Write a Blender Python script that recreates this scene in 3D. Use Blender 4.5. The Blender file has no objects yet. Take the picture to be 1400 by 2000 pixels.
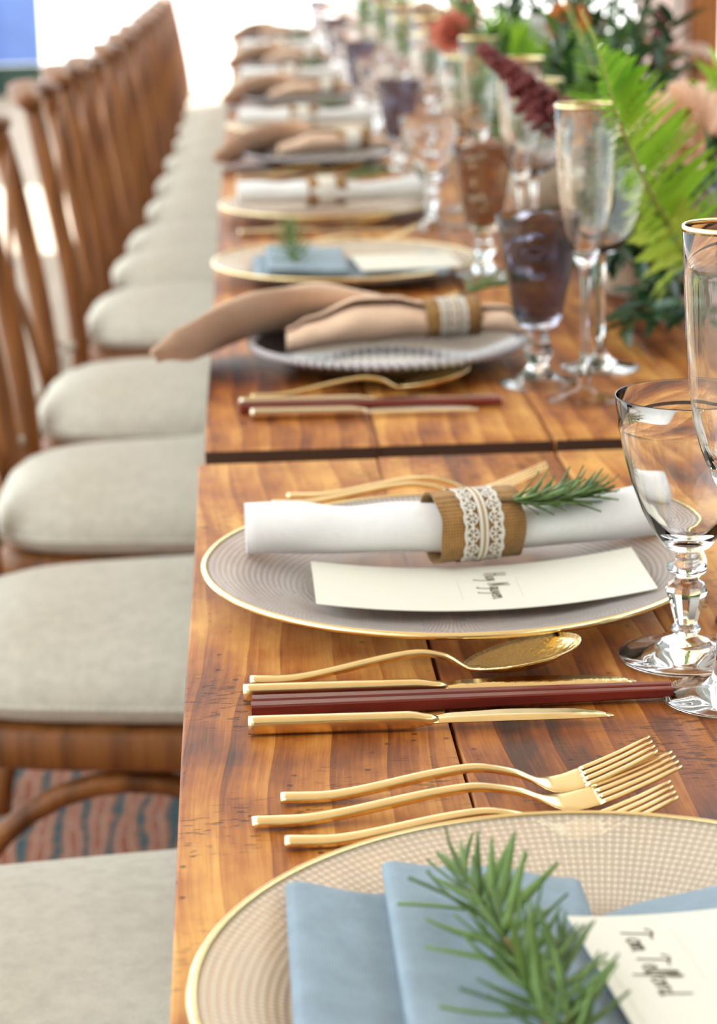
import bpy, bmesh, math, random
from mathutils import Vector, Matrix, Euler
random.seed(7)
PI = math.pi
S = bpy.context.scene
COL = S.collection

# ------------------------------------------------------------------ camera
F_PX = 4270.0
cam_d = bpy.data.cameras.new('camera')
cam = bpy.data.objects.new('camera', cam_d)
COL.objects.link(cam)
S.camera = cam
TH, PSI, ROLL = math.radians(15.1), math.radians(2.98), math.radians(1.2)
fw = Vector((math.sin(PSI)*math.cos(TH), math.cos(PSI)*math.cos(TH), -math.sin(TH)))
r0 = Vector((math.cos(PSI), -math.sin(PSI), 0))
u0 = r0.cross(fw)
rt = r0*math.cos(ROLL) - u0*math.sin(ROLL)
up = r0*math.sin(ROLL) + u0*math.cos(ROLL)
m = Matrix((rt, up, -fw)).transposed().to_4x4()
m.translation = (0, 0, 1.16)
cam.matrix_world = m
cam_d.sensor_fit = 'VERTICAL'
cam_d.sensor_height = 36.0
cam_d.lens = 36.0*F_PX/2000.0
cam_d.clip_start = 0.02
cam_d.clip_end = 200
cam_d.dof.use_dof = True
cam_d.dof.focus_distance = 1.10
cam_d.dof.aperture_fstop = 9.6

# ------------------------------------------------------------------ light
w = bpy.data.worlds.new('sky')
S.world = w
w.use_nodes = True
wb = w.node_tree.nodes['Background']
wb.inputs[0].default_value = (0.86, 0.95, 1.0, 1)
wb.inputs[1].default_value = 2.25
sd = bpy.data.lights.new('sun', 'SUN')
sd.energy = 10.0
sd.angle = 0.02
sd.color = (1.0, 0.95, 0.86)
sun = bpy.data.objects.new('sun', sd)
COL.objects.link(sun)
sun.rotation_euler = Vector((-0.03, -math.cos(math.radians(50)), -math.sin(math.radians(50)))).to_track_quat('-Z', 'Y').to_euler()
S.view_settings.view_transform = 'Standard'
S.view_settings.look = 'None'
S.view_settings.exposure = 0.42
S.view_settings.gamma = 1.0
S.cycles.max_bounces = 14
S.cycles.transmission_bounces = 14
S.cycles.transparent_max_bounces = 16
S.cycles.sample_clamp_indirect = 6.0

# ------------------------------------------------------------------ helpers
def mesh_obj(name, bm, mat, parent=None, smooth=True, loc=None, rot=None):
    me = bpy.data.meshes.new(name)
    bmesh.ops.recalc_face_normals(bm, faces=bm.faces[:])
    bm.to_mesh(me)
    bm.free()
    if smooth:
        for p in me.polygons:
            p.use_smooth = True
    if mat:
        me.materials.append(mat)
    o = bpy.data.objects.new(name, me)
    COL.objects.link(o)
    o.parent = parent
    if loc is not None: o.location = loc
    if rot is not None: o.rotation_euler = rot
    return o

def inst(name, src, parent=None, loc=(0, 0, 0), rot=(0, 0, 0), scale=(1, 1, 1), mw=None):
    o = bpy.data.objects.new(name, src if isinstance(src, bpy.types.Mesh) else src.data)
    COL.objects.link(o)
    o.parent = parent
    if mw is not None:
        o.matrix_local = mw
    else:
        o.location = loc; o.rotation_euler = rot; o.scale = scale
    return o

def tag(o, label, cat, group=None):
    o['label'] = label
    o['category'] = cat
    if group: o['group'] = group
    return o

def structure(o):
    o['kind'] = 'structure'
    return o

def thing(name, label, cat, loc=(0, 0, 0), rz=0.0, group=None):
    o = bpy.data.objects.new(name, None)
    COL.objects.link(o)
    o.empty_display_size = 0.02
    o.location = loc
    o.rotation_euler = (0, 0, rz)
    return tag(o, label, cat, group)

def copy_tree(o, parent=None):
    c = o.copy()
    COL.objects.link(c)
    c.parent = parent
    for ch in list(o.children):
        copy_tree(ch, c)
    return c

def add_box(bm, c, s, bev=0.0, rot=None):
    r = bmesh.ops.create_cube(bm, size=1.0)
    vs = r['verts']
    M = Matrix.Translation(Vector(c)) @ (rot.to_4x4() if rot else Matrix.Identity(4)) @ Matrix.Diagonal((s[0], s[1], s[2], 1))
    bmesh.ops.transform(bm, matrix=M, verts=vs)
    if bev > 0:
        es = list({e for v in vs for e in v.link_edges})
        bmesh.ops.bevel(bm, geom=es, offset=bev, segments=2, affect='EDGES', profile=0.5)

def box_obj(name, c, s, mat, parent=None, bev=0.0, smooth=False):
    bm = bmesh.new()
    add_box(bm, (0, 0, 0), s, bev)
    return mesh_obj(name, bm, mat, parent, smooth, loc=c)

def add_loft(bm, secs, closed=True, cap=True):
    rows = [[bm.verts.new(p) for p in s] for s in secs]
    n = len(rows[0])
    for a, b in zip(rows[:-1], rows[1:]):
        for i in range(n if closed else n-1):
            j = (i+1) % n
            bm.faces.new((a[i], a[j], b[j], b[i]))
    if cap and closed:
        bm.faces.new(rows[0][::-1])
        bm.faces.new(rows[-1])
    return rows

def frames(pts):
    pts = [Vector(p) for p in pts]
    out = []
    prev = None
    for i, p in enumerate(pts):
        t = (pts[min(i+1, len(pts)-1)] - pts[max(i-1, 0)]).normalized()
        if prev is None:
            a = Vector((0, 0, 1)) if abs(t.z) < 0.9 else Vector((1, 0, 0))
            n = t.cross(a).normalized()
        else:
            n = (prev - t*prev.dot(t)).normalized()
        prev = n
        out.append((p, t, n, t.cross(n).normalized()))
    return out

def add_tube(bm, pts, rad, n=8, cap=True, sq=None):
    secs = []
    for i, (p, t, a, b) in enumerate(frames(pts)):
        r = rad[i] if isinstance(rad, list) else rad
        ra, rb = r if isinstance(r, (list, tuple)) else (r, r)
        ring = []
        for k in range(n):
            th = 2*PI*(k+0.5)/n
            cx, cy = math.cos(th), math.sin(th)
            if sq:
                cx = math.copysign(abs(cx)**sq, cx); cy = math.copysign(abs(cy)**sq, cy)
            ring.append(p + a*(ra*cx) + b*(rb*cy))
        secs.append(ring)
    add_loft(bm, secs, True, cap)

def smooth_path(pts, n=6):
    pts = [Vector(p) for p in pts]
    P = [pts[0]*2-pts[1]] + pts + [pts[-1]*2-pts[-2]]
    out = []
    for i in range(1, len(P)-2):
        for k in range(n):
            t = k/n
            a, b, c, d = P[i-1], P[i], P[i+1], P[i+2]
            out.append(0.5*((2*b)+(c-a)*t+(2*a-5*b+4*c-d)*t*t+(3*b-a-3*c+d)*t**3))
    out.append(pts[-1])
    return out

def lerp_tab(tab, x):
    if x <= tab[0][0]: return tab[0][1]
    for (x0, y0), (x1, y1) in zip(tab[:-1], tab[1:]):
        if x <= x1:
            t = (x-x0)/(x1-x0)
            t = t*t*(3-2*t)
            return y0+(y1-y0)*t
    return tab[-1][1]

def herm_tab(tab, x):
    if x <= tab[0][0]: return tab[0][1]
    if x >= tab[-1][0]: return tab[-1][1]
    n = len(tab)
    def tan(i):
        a, b = max(0, i-1), min(n-1, i+1)
        return (tab[b][1]-tab[a][1])/(tab[b][0]-tab[a][0])
    for i in range(n-1):
        (x0, y0), (x1, y1) = tab[i], tab[i+1]
        if x <= x1:
            h = x1-x0
            t = (x-x0)/h
            return (2*t**3-3*t*t+1)*y0+(t**3-2*t*t+t)*h*tan(i)+(-2*t**3+3*t*t)*y1+(t**3-t*t)*h*tan(i+1)

def add_lathe(bm, prof, n=40, wob=None):
    """closed profile [(r,z)] turned about z; r==0 points become poles"""
    rows = []
    for r, z in prof:
        if r < 1e-6:
            rows.append([bm.verts.new((0, 0, z))])
        else:
            row = []
            for k in range(n):
                th = 2*PI*k/n
                rr = r*(1+(wob(th, z) if wob else 0))
                row.append(bm.verts.new((rr*math.cos(th), rr*math.sin(th), z)))
            rows.append(row)
    for a, b in zip(rows, rows[1:]+rows[:1]):
        if len(a) == 1 and len(b) == 1: continue
        for k in range(n):
            j = (k+1) % n
            if len(a) == 1: bm.faces.new((a[0], b[j], b[k]))
            elif len(b) == 1: bm.faces.new((a[k], a[j], b[0]))
            else: bm.faces.new((a[k], a[j], b[j], b[k]))

def lathe_obj(name, prof, mat, parent, n=40, wob=None, smooth=True):
    bm = bmesh.new()
    add_lathe(bm, prof, n, wob)
    return mesh_obj(name, bm, mat, parent, smooth)

# ------------------------------------------------------------------ materials
def new_mat(name):
    mt = bpy.data.materials.new(name)
    mt.use_nodes = True
    nt = mt.node_tree
    return mt, nt, nt.nodes['Principled BSDF']

def N(nt, typ, **kw):
    n = nt.nodes.new(typ)
    for k, v in kw.items():
        if k.startswith('i_'):
            key = k[2:]
            key = int(key) if key.isdigit() else key.replace('_', ' ')
            n.inputs[key].default_value = v
        else:
            setattr(n, k, v)
    return n

def ramp(nt, stops, interp='LINEAR'):
    n = nt.nodes.new('ShaderNodeValToRGB')
    n.color_ramp.interpolation = interp
    el = n.color_ramp.elements
    while len(el) < len(stops): el.new(0.5)
    for e, (p, c) in zip(el, stops):
        e.position = p
        e.color = (c[0], c[1], c[2], 1)
    return n

def simple(name, col, rough=0.5, metal=0.0, trans=0.0, ior=1.45, noise=None, bump=None, coat=0.0, sss=0.0, sheen=0.0):
    mt, nt, b = new_mat(name)
    b.inputs['Base Color'].default_value = (*col, 1)
    b.inputs['Roughness'].default_value = rough
    b.inputs['Metallic'].default_value = metal
    b.inputs['Transmission Weight'].default_value = trans
    b.inputs['IOR'].default_value = ior
    b.inputs['Coat Weight'].default_value = coat
    b.inputs['Sheen Weight'].default_value = sheen
    tc = N(nt, 'ShaderNodeTexCoord')
    if noise:
        scale, amt = noise
        nz = N(nt, 'ShaderNodeTexNoise', i_Scale=scale, i_Detail=4.0)
        nt.links.new(tc.outputs['Object'], nz.inputs['Vector'])
        lo = [c*(1-amt) for c in col]; hi = [min(1, c*(1+amt)) for c in col]
        rp = ramp(nt, [(0.3, lo), (0.7, hi)])
        nt.links.new(nz.outputs[0], rp.inputs[0])
        nt.links.new(rp.outputs[0], b.inputs['Base Color'])
    if bump:
        scale, dist = bump
        nz2 = N(nt, 'ShaderNodeTexNoise', i_Scale=scale, i_Detail=3.0)
        nt.links.new(tc.outputs['Object'], nz2.inputs['Vector'])
        bp = N(nt, 'ShaderNodeBump', i_Strength=1.0, i_Distance=dist)
        nt.links.new(nz2.outputs[0], bp.inputs['Height'])
        nt.links.new(bp.outputs[0], b.inputs['Normal'])
    return mt

def weave_mat(name, col, pitch, amt=0.25, dist=0.0004, rough=0.85, blotch=0.08, second='Y'):
    mt, nt, b = new_mat(name)
    L = nt.links.new
    tc = N(nt, 'ShaderNodeTexCoord')
    wx = N(nt, 'ShaderNodeTexWave', wave_type='BANDS', bands_direction='X', i_Scale=0.314/pitch, i_Distortion=1.2, i_Detail=2.0)
    wy = N(nt, 'ShaderNodeTexWave', wave_type='BANDS', bands_direction=second, i_Scale=0.314/pitch, i_Distortion=1.2, i_Detail=2.0)
    for q in (wx, wy):
        q.inputs['Detail Scale'].default_value = 0.4
        L(tc.outputs['Object'], q.inputs['Vector'])
    mul = N(nt, 'ShaderNodeMath', operation='MULTIPLY')
    L(wx.outputs['Fac'], mul.inputs[0]); L(wy.outputs['Fac'], mul.inputs[1])
    nz = N(nt, 'ShaderNodeTexNoise', i_Scale=0.25/pitch*0.3, i_Detail=5.0, i_Roughness=0.7)
    L(tc.outputs['Object'], nz.inputs['Vector'])
    mix = N(nt, 'ShaderNodeMath', operation='ADD')
    s1 = N(nt, 'ShaderNodeMath', operation='MULTIPLY', i_1=0.5)
    L(mul.outputs[0], s1.inputs[0])
    L(s1.outputs[0], mix.inputs[0]); L(nz.outputs[0], mix.inputs[1])
    lo = [c*(1-amt) for c in col]; hi = [min(1, c*(1+amt*0.6)) for c in col]
    rp = ramp(nt, [(0.35, lo), (0.95, hi)])
    L(mix.outputs[0], rp.inputs[0])
    L(rp.outputs[0], b.inputs['Base Color'])
    b.inputs['Roughness'].default_value = rough
    b.inputs['Sheen Weight'].default_value = 0.15
    b.inputs['Specular IOR Level'].default_value = 0.2
    bp = N(nt, 'ShaderNodeBump', i_Strength=0.6, i_Distance=dist)
    L(mix.outputs[0], bp.inputs['Height'])
    L(bp.outputs[0], b.inputs['Normal'])
    return mt

def table_wood(name):
    mt, nt, b = new_mat(name)
    L = nt.links.new
    tc = N(nt, 'ShaderNodeTexCoord')
    oi = N(nt, 'ShaderNodeObjectInfo')
    cb = N(nt, 'ShaderNodeCombineXYZ')
    mr = N(nt, 'ShaderNodeMath', operation='MULTIPLY', i_1=37.0)
    L(oi.outputs['Random'], mr.inputs[0])
    L(mr.outputs[0], cb.inputs[0]); L(mr.outputs[0], cb.inputs[1])
    ad = N(nt, 'ShaderNodeVectorMath', operation='ADD')
    L(tc.outputs['Object'], ad.inputs[0]); L(cb.outputs[0], ad.inputs[1])
    # slow sideways wander of the grain along the board
    wan = N(nt, 'ShaderNodeTexNoise', i_Scale=2.2, i_Detail=2.0)
    L(ad.outputs[0], wan.inputs['Vector'])
    mpw = N(nt, 'ShaderNodeMapping'); mpw.inputs['Scale'].default_value = (1, 1, 1)
    sub = N(nt, 'ShaderNodeVectorMath', operation='SUBTRACT'); sub.inputs[1].default_value = (0.5, 0.5, 0.5)
    L(wan.outputs['Color'], sub.inputs[0])
    sc = N(nt, 'ShaderNodeVectorMath', operation='MULTIPLY'); sc.inputs[1].default_value = (0.05, 0.0, 0.0)
    L(sub.outputs[0], sc.inputs[0])
    ad2 = N(nt, 'ShaderNodeVectorMath', operation='ADD')
    L(ad.outputs[0], ad2.inputs[0]); L(sc.outputs[0], ad2.inputs[1])
    # growth rings: sharp saw bands
    mp = N(nt, 'ShaderNodeMapping'); mp.inputs['Scale'].default_value = (1, 0.06, 1)
    L(ad2.outputs[0], mp.inputs['Vector'])
    wv = N(nt, 'ShaderNodeTexWave', wave_type='BANDS', bands_direction='X', wave_profile='SAW', i_Scale=13.0, i_Distortion=4.5, i_Detail=4.0)
    wv.inputs['Detail Scale'].default_value = 1.5
    L(mp.outputs[0], wv.inputs['Vector'])
    # fine fibre streaks
    mp2 = N(nt, 'ShaderNodeMapping'); mp2.inputs['Scale'].default_value = (1, 0.035, 1)
    L(ad2.outputs[0], mp2.inputs['Vector'])
    fi = N(nt, 'ShaderNodeTexNoise', i_Scale=330.0, i_Detail=4.0, i_Roughness=0.7)
    L(mp2.outputs[0], fi.inputs['Vector'])
    # stain patches, uneven varnish
    st = N(nt, 'ShaderNodeTexNoise', i_Scale=8.0, i_Detail=5.0, i_Roughness=0.62)
    mp3 = N(nt, 'ShaderNodeMapping'); mp3.inputs['Scale'].default_value = (1.0, 0.55, 1)
    L(ad.outputs[0], mp3.inputs['Vector']); L(mp3.outputs[0], st.inputs['Vector'])
    base = ramp(nt, [(0.32, (0.050, 0.010, 0.002)), (0.43, (0.21, 0.050, 0.007)), (0.53, (0.40, 0.130, 0.018)), (0.70, (0.70, 0.35, 0.085))])
    # combine
    a1 = N(nt, 'ShaderNodeMath', operation='MULTIPLY_ADD', i_1=0.11, i_2=-0.055)
    L(wv.outputs['Fac'], a1.inputs[0])
    a2 = N(nt, 'ShaderNodeMath', operation='MULTIPLY_ADD', i_1=0.26, i_2=-0.13)
    L(fi.outputs[0], a2.inputs[0])
    a3 = N(nt, 'ShaderNodeMath', operation='ADD'); L(a1.outputs[0], a3.inputs[0]); L(a2.outputs[0], a3.inputs[1])
    rb = N(nt, 'ShaderNodeMath', operation='MULTIPLY_ADD', i_1=0.12, i_2=-0.05); L(oi.outputs['Random'], rb.inputs[0])
    a4 = N(nt, 'ShaderNodeMath', operation='ADD'); L(a3.outputs[0], a4.inputs[0]); L(st.outputs[0], a4.inputs[1])
    a5 = N(nt, 'ShaderNodeMath', operation='ADD'); L(a4.outputs[0], a5.inputs[0]); L(rb.outputs[0], a5.inputs[1])
    L(a5.outputs[0], base.inputs[0])
    # planer chatter: short cross-grain dark ticks in patches
    mp4 = N(nt, 'ShaderNodeMapping'); mp4.inputs['Scale'].default_value = (0.35, 1.0, 1)
    L(ad.outputs[0], mp4.inputs['Vector'])
    tk = N(nt, 'ShaderNodeTexNoise', i_Scale=310.0, i_Detail=2.0); L(mp4.outputs[0], tk.inputs['Vector'])
    tkr = ramp(nt, [(0.56, (0, 0, 0)), (0.66, (1, 1, 1))]); L(tk.outputs[0], tkr.inputs[0])
    pt = N(nt, 'ShaderNodeTexNoise', i_Scale=9.0, i_Detail=2.0); L(ad.outputs[0], pt.inputs['Vector'])
    ptr = ramp(nt, [(0.50, (0, 0, 0)), (0.64, (1, 1, 1))]); L(pt.outputs[0], ptr.inputs[0])
    pm = N(nt, 'ShaderNodeMath', operation='MULTIPLY'); L(tkr.outputs[0], pm.inputs[0]); L(ptr.outputs[0], pm.inputs[1])
    # specks and small dents
    vo = N(nt, 'ShaderNodeTexVoronoi', i_Scale=62.0); L(ad.outputs[0], vo.inputs['Vector'])
    vr = ramp(nt, [(0.07, (1, 1, 1)), (0.13, (0, 0, 0))]); L(vo.outputs['Distance'], vr.inputs[0])
    mx = N(nt, 'ShaderNodeMath', operation='MAXIMUM'); L(pm.outputs[0], mx.inputs[0]); L(vr.outputs[0], mx.inputs[1])
    dm = N(nt, 'ShaderNodeMath', operation='MULTIPLY', i_1=0.75); L(mx.outputs[0], dm.inputs[0])
    mixc = N(nt, 'ShaderNodeMix', data_type='RGBA'); L(dm.outputs[0], mixc.inputs[0])
    L(base.outputs[0], mixc.inputs[6]); mixc.inputs[7].default_value = (0.045, 0.012, 0.004, 1)
    L(mixc.outputs[2], b.inputs['Base Color'])
    rr = N(nt, 'ShaderNodeMath', operation='MULTIPLY_ADD', i_1=0.25, i_2=0.36); L(st.outputs[0], rr.inputs[0])
    L(rr.outputs[0], b.inputs['Roughness'])
    b.inputs['Specular IOR Level'].default_value = 0.35
    hs = N(nt, 'ShaderNodeMath', operation='SUBTRACT'); L(a3.outputs[0], hs.inputs[0]); L(dm.outputs[0], hs.inputs[1])
    bp = N(nt, 'ShaderNodeBump', i_Strength=0.5, i_Distance=0.0012)
    L(hs.outputs[0], bp.inputs['Height']); L(bp.outputs[0], b.inputs['Normal'])
    return mt

def grain_wood(name, dark, light, scale=40.0, axis=2, rough=0.45):
    mt, nt, b = new_mat(name)
    L = nt.links.new
    tc = N(nt, 'ShaderNodeTexCoord')
    mp = N(nt, 'ShaderNodeMapping')
    s = [1, 1, 1]; s[axis] = 0.06
    mp.inputs['Scale'].default_value = s
    L(tc.outputs['Object'], mp.inputs['Vector'])
    nz = N(nt, 'ShaderNodeTexNoise', i_Scale=scale, i_Detail=5.0, i_Roughness=0.6)
    L(mp.outputs[0], nz.inputs['Vector'])
    rp = ramp(nt, [(0.3, dark), (0.7, light)])
    L(nz.outputs[0], rp.inputs[0]); L(rp.outputs[0], b.inputs['Base Color'])
    b.inputs['Roughness'].default_value = rough
    bp = N(nt, 'ShaderNodeBump', i_Strength=0.3, i_Distance=0.001)
    L(nz.outputs[0], bp.inputs['Height']); L(bp.outputs[0], b.inputs['Normal'])
    return mt

def dotted_glass(name, tint, clear, dot_col, nang=250.0, pitch=0.0036):
    """pressed clear glass: rings of small raised dots"""
    mt, nt, b = new_mat(name)
    L = nt.links.new
    tc = N(nt, 'ShaderNodeTexCoord')
    sx = N(nt, 'ShaderNodeSeparateXYZ'); L(tc.outputs['Object'], sx.inputs[0])
    at = N(nt, 'ShaderNodeMath', operation='ARCTAN2'); L(sx.outputs[1], at.inputs[0]); L(sx.outputs[0], at.inputs[1])
    xx = N(nt, 'ShaderNodeMath', operation='MULTIPLY'); L(sx.outputs[0], xx.inputs[0]); L(sx.outputs[0], xx.inputs[1])
    yy = N(nt, 'ShaderNodeMath', operation='MULTIPLY'); L(sx.outputs[1], yy.inputs[0]); L(sx.outputs[1], yy.inputs[1])
    rr = N(nt, 'ShaderNodeMath', operation='ADD'); L(xx.outputs[0], rr.inputs[0]); L(yy.outputs[0], rr.inputs[1])
    r = N(nt, 'ShaderNodeMath', operation='SQRT'); L(rr.outputs[0], r.inputs[0])
    ra = N(nt, 'ShaderNodeMath', operation='MULTIPLY', i_1=2*PI/pitch); L(r.outputs[0], ra.inputs[0])
    s1 = N(nt, 'ShaderNodeMath', operation='SINE'); L(ra.outputs[0], s1.inputs[0])
    an = N(nt, 'ShaderNodeMath', operation='MULTIPLY', i_1=nang); L(at.outputs[0], an.inputs[0])
    s2 = N(nt, 'ShaderNodeMath', operation='SINE'); L(an.outputs[0], s2.inputs[0])
    sm = N(nt, 'ShaderNodeMath', operation='ADD'); L(s1.outputs[0], sm.inputs[0]); L(s2.outputs[0], sm.inputs[1])
    h = N(nt, 'ShaderNodeMapRange'); L(sm.outputs[0], h.inputs[0])
    h.inputs[1].default_value = -0.6; h.inputs[2].default_value = 1.6
    bp = N(nt, 'ShaderNodeBump', i_Strength=0.7, i_Distance=0.0007)
    L(h.outputs[0], bp.inputs['Height'])
    cr = ramp(nt, [(0.0, tint), (1.0, dot_col)]); L(h.outputs[0], cr.inputs[0])
    L(cr.outputs[0], b.inputs['Base Color'])
    b.inputs['Roughness'].default_value = 0.16
    L(bp.outputs[0], b.inputs['Normal'])
    tr = N(nt, 'ShaderNodeBsdfTransparent'); tr.inputs[0].default_value = (0.95, 0.92, 0.88, 1)
    mx = N(nt, 'ShaderNodeMixShader')
    fc = N(nt, 'ShaderNodeMath', operation='MULTIPLY_ADD', i_1=0.20, i_2=1.0-clear-0.10); L(h.outputs[0], fc.inputs[0])
    fc.use_clamp = True
    wl = N(nt, 'ShaderNodeMapRange'); L(r.outputs[0], wl.inputs[0])
    wl.inputs[1].default_value = 0.078; wl.inputs[2].default_value = 0.098; wl.inputs[3].default_value = 0.45; wl.inputs[4].default_value = 1.0
    fw_ = N(nt, 'ShaderNodeMath', operation='MULTIPLY'); L(fc.outputs[0], fw_.inputs[0]); L(wl.outputs[0], fw_.inputs[1])
    fc = fw_
    L(fc.outputs[0], mx.inputs[0]); L(tr.outputs[0], mx.inputs[1]); L(b.outputs[0], mx.inputs[2])
    L(mx.outputs[0], nt.nodes['Material Output'].inputs['Surface'])
    return mt

def rug_mat():
    mt, nt, b = new_mat('rug_pile')
    L = nt.links.new
    tc = N(nt, 'ShaderNodeTexCoord')
    mp = N(nt, 'ShaderNodeMapping'); mp.inputs['Scale'].default_value = (1, 0.35, 1)
    L(tc.outputs['Object'], mp.inputs['Vector'])
    wv = N(nt, 'ShaderNodeTexWave', wave_type='BANDS', bands_direction='X', i_Scale=8.5, i_Distortion=7.0, i_Detail=4.0)
    L(mp.outputs[0], wv.inputs['Vector'])
    nz = N(nt, 'ShaderNodeTexNoise', i_Scale=60.0, i_Detail=4.0); L(tc.outputs['Object'], nz.inputs['Vector'])
    ad = N(nt, 'ShaderNodeMath', operation='MULTIPLY_ADD', i_1=0.7, i_2=-0.35); L(nz.outputs[0], ad.inputs[0])
    sm = N(nt, 'ShaderNodeMath', operation='ADD'); L(wv.outputs['Fac'], sm.inputs[0]); L(ad.outputs[0], sm.inputs[1])
    rp = ramp(nt, [(0.05, (0.06, 0.10, 0.11)), (0.25, (0.30, 0.16, 0.11)), (0.5, (0.42, 0.14, 0.07)), (0.75, (0.40, 0.31, 0.25)), (0.95, (0.30, 0.10, 0.06))])
    L(sm.outputs[0], rp.inputs[0]); L(rp.outputs[0], b.inputs['Base Color'])
    b.inputs['Roughness'].default_value = 0.95
    b.inputs['Specular IOR Level'].default_value = 0.1
    return mt

def leaf_mat(name, lo, hi, rough=0.45, trans=0.25):
    mt, nt, b = new_mat(name)
    L = nt.links.new
    oi = N(nt, 'ShaderNodeObjectInfo')
    tc = N(nt, 'ShaderNodeTexCoord')
    nz = N(nt, 'ShaderNodeTexNoise', i_Scale=60.0, i_Detail=2.0); L(tc.outputs['Object'], nz.inputs['Vector'])
    ad = N(nt, 'ShaderNodeMath', operation='ADD'); L(oi.outputs['Random'], ad.inputs[0]); L(nz.outputs[0], ad.inputs[1])
    hv = N(nt, 'ShaderNodeMath', operation='MULTIPLY', i_1=0.5); L(ad.outputs[0], hv.inputs[0])
    rp = ramp(nt, [(0.2, lo), (0.8, hi)]); L(hv.outputs[0], rp.inputs[0])
    L(rp.outputs[0], b.inputs['Base Color'])
    b.inputs['Roughness'].default_value = rough
    if trans > 0:
        tl = N(nt, 'ShaderNodeBsdfTranslucent'); L(rp.outputs[0], tl.inputs[0])
        mx = N(nt, 'ShaderNodeMixShader', i_0=trans)
        L(b.outputs[0], mx.inputs[1]); L(tl.outputs[0], mx.inputs[2])
        L(mx.outputs[0], nt.nodes['Material Output'].inputs['Surface'])
    return mt

M = {}
M['table'] = table_wood('table_wood')
M['end_gap_shade'] = grain_wood('end_grain_gap_shade', (0.020, 0.006, 0.002), (0.075, 0.024, 0.007), 60, 0, 0.7)  # end grain stain, darkened further to carry the shade in the table gap
M['table_under'] = grain_wood('table_frame_wood', (0.10, 0.035, 0.010), (0.28, 0.11, 0.035), 30, 1, 0.5)
M['chair'] = grain_wood('chair_wood', (0.095, 0.028, 0.005), (0.36, 0.130, 0.024), 50, 2, 0.5)
M['linen'] = weave_mat('cushion_linen', (0.69, 0.67, 0.575), 0.0011, 0.22, 0.0005)
M['white_cloth'] = weave_mat('white_cotton', (0.86, 0.86, 0.86), 0.0006, 0.05, 0.0002)
M['pink_cloth'] = weave_mat('blush_cotton', (0.84, 0.60, 0.44), 0.0007, 0.10, 0.0002)
M['blue_cloth'] = weave_mat('dusty_blue_cotton', (0.27, 0.355, 0.43), 0.0012, 0.22, 0.0004)
M['burlap'] = weave_mat('burlap', (0.40, 0.215, 0.075), 0.0019, 0.62, 0.0012, 0.95, 0.08, 'Z')
M['lace'] = simple('lace_thread', (0.80, 0.76, 0.68), 0.8)
M['cord'] = simple('cord_thread', (0.42, 0.27, 0.12), 0.85)
M['gold'] = simple('brushed_gold', (0.86, 0.68, 0.36), 0.20, 1.0, noise=(90, 0.05))
M['gold_ham'] = simple('hammered_gold', (0.86, 0.68, 0.36), 0.16, 1.0, bump=(260, 0.0007))
M['gold_rim'] = simple('gold_rim', (0.95, 0.78, 0.42), 0.16, 1.0)
M['steel'] = simple('pale_champagne_metal', (0.80, 0.70, 0.52), 0.18, 1.0)
M['rosewood'] = grain_wood('red_rosewood', (0.050, 0.006, 0.005), (0.20, 0.022, 0.015), 120, 0, 0.33)
M['glass'] = simple('clear_glass', (1, 1, 1), 0.0, 0, 1.0, 1.47)
M['smoke'] = simple('smoked_glass', (0.46, 0.44, 0.51), 0.0, 0, 1.0, 1.3)
M['amber'] = simple('amber_smoked_glass', (0.62, 0.50, 0.40), 0.0, 0, 1.0, 1.3)
M['charger'] = dotted_glass('dotted_glass', (0.74, 0.63, 0.50), 0.40, (0.90, 0.81, 0.67))
M['charger_clear'] = dotted_glass('dotted_glass_grey', (0.58, 0.53, 0.52), 0.40, (0.84, 0.79, 0.77))
M['bead_plate'] = simple('grey_glass_plate', (0.15, 0.13, 0.13), 0.10, 0, 0.35, 1.5)
M['bead'] = simple('bead_glass', (0.72, 0.70, 0.75), 0.08, 0, 0.3, 1.5)
M['card'] = simple('cream_card', (0.78, 0.76, 0.66), 0.7, bump=(900, 0.00005))
M['ink'] = simple('brown_ink', (0.075, 0.055, 0.025), 0.6)
M['pencil'] = simple('faint_line', (0.52, 0.50, 0.43), 0.8)
M['rosemary'] = leaf_mat('rosemary_leaf', (0.040, 0.095, 0.015), (0.19, 0.32, 0.07), 0.32, 0.12)
M['rosestem'] = simple('rosemary_stem', (0.22, 0.14, 0.06), 0.7)
M['fern'] = leaf_mat('fern_leaf', (0.12, 0.36, 0.015), (0.34, 0.62, 0.05), 0.45, 0.35)
M['fernstem'] = simple('fern_rachis', (0.36, 0.46, 0.10), 0.5)
M['ruscus'] = leaf_mat('ruscus_leaf', (0.010, 0.040, 0.014), (0.035, 0.105, 0.035), 0.28, 0.10)
M['greens'] = leaf_mat('mixed_green_leaf', (0.035, 0.11, 0.02), (0.14, 0.30, 0.05), 0.4, 0.25)
M['lime'] = leaf_mat('lime_leaf', (0.30, 0.50, 0.03), (0.55, 0.70, 0.12), 0.45, 0.35)
M['stem'] = simple('green_stem', (0.08, 0.17, 0.04), 0.5)
M['peach'] = leaf_mat('peach_petal', (0.88, 0.52, 0.34), (0.93, 0.76, 0.60), 0.6, 0.3)
M['cream_pet'] = leaf_mat('cream_petal', (0.78, 0.60, 0.44), (0.86, 0.76, 0.62), 0.6, 0.3)
M['orange_pet'] = leaf_mat('orange_petal', (0.62, 0.16, 0.035), (0.80, 0.36, 0.12), 0.6, 0.3)
M['salmon_pet'] = leaf_mat('salmon_petal', (0.60, 0.13, 0.09), (0.80, 0.36, 0.26), 0.6, 0.3)
M['white_pet'] = leaf_mat('white_petal', (0.78, 0.78, 0.76), (0.86, 0.86, 0.86), 0.6, 0.3)
M['blue_pet'] = leaf_mat('blue_petal', (0.035, 0.06, 0.42), (0.14, 0.20, 0.72), 0.55, 0.25)
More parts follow.
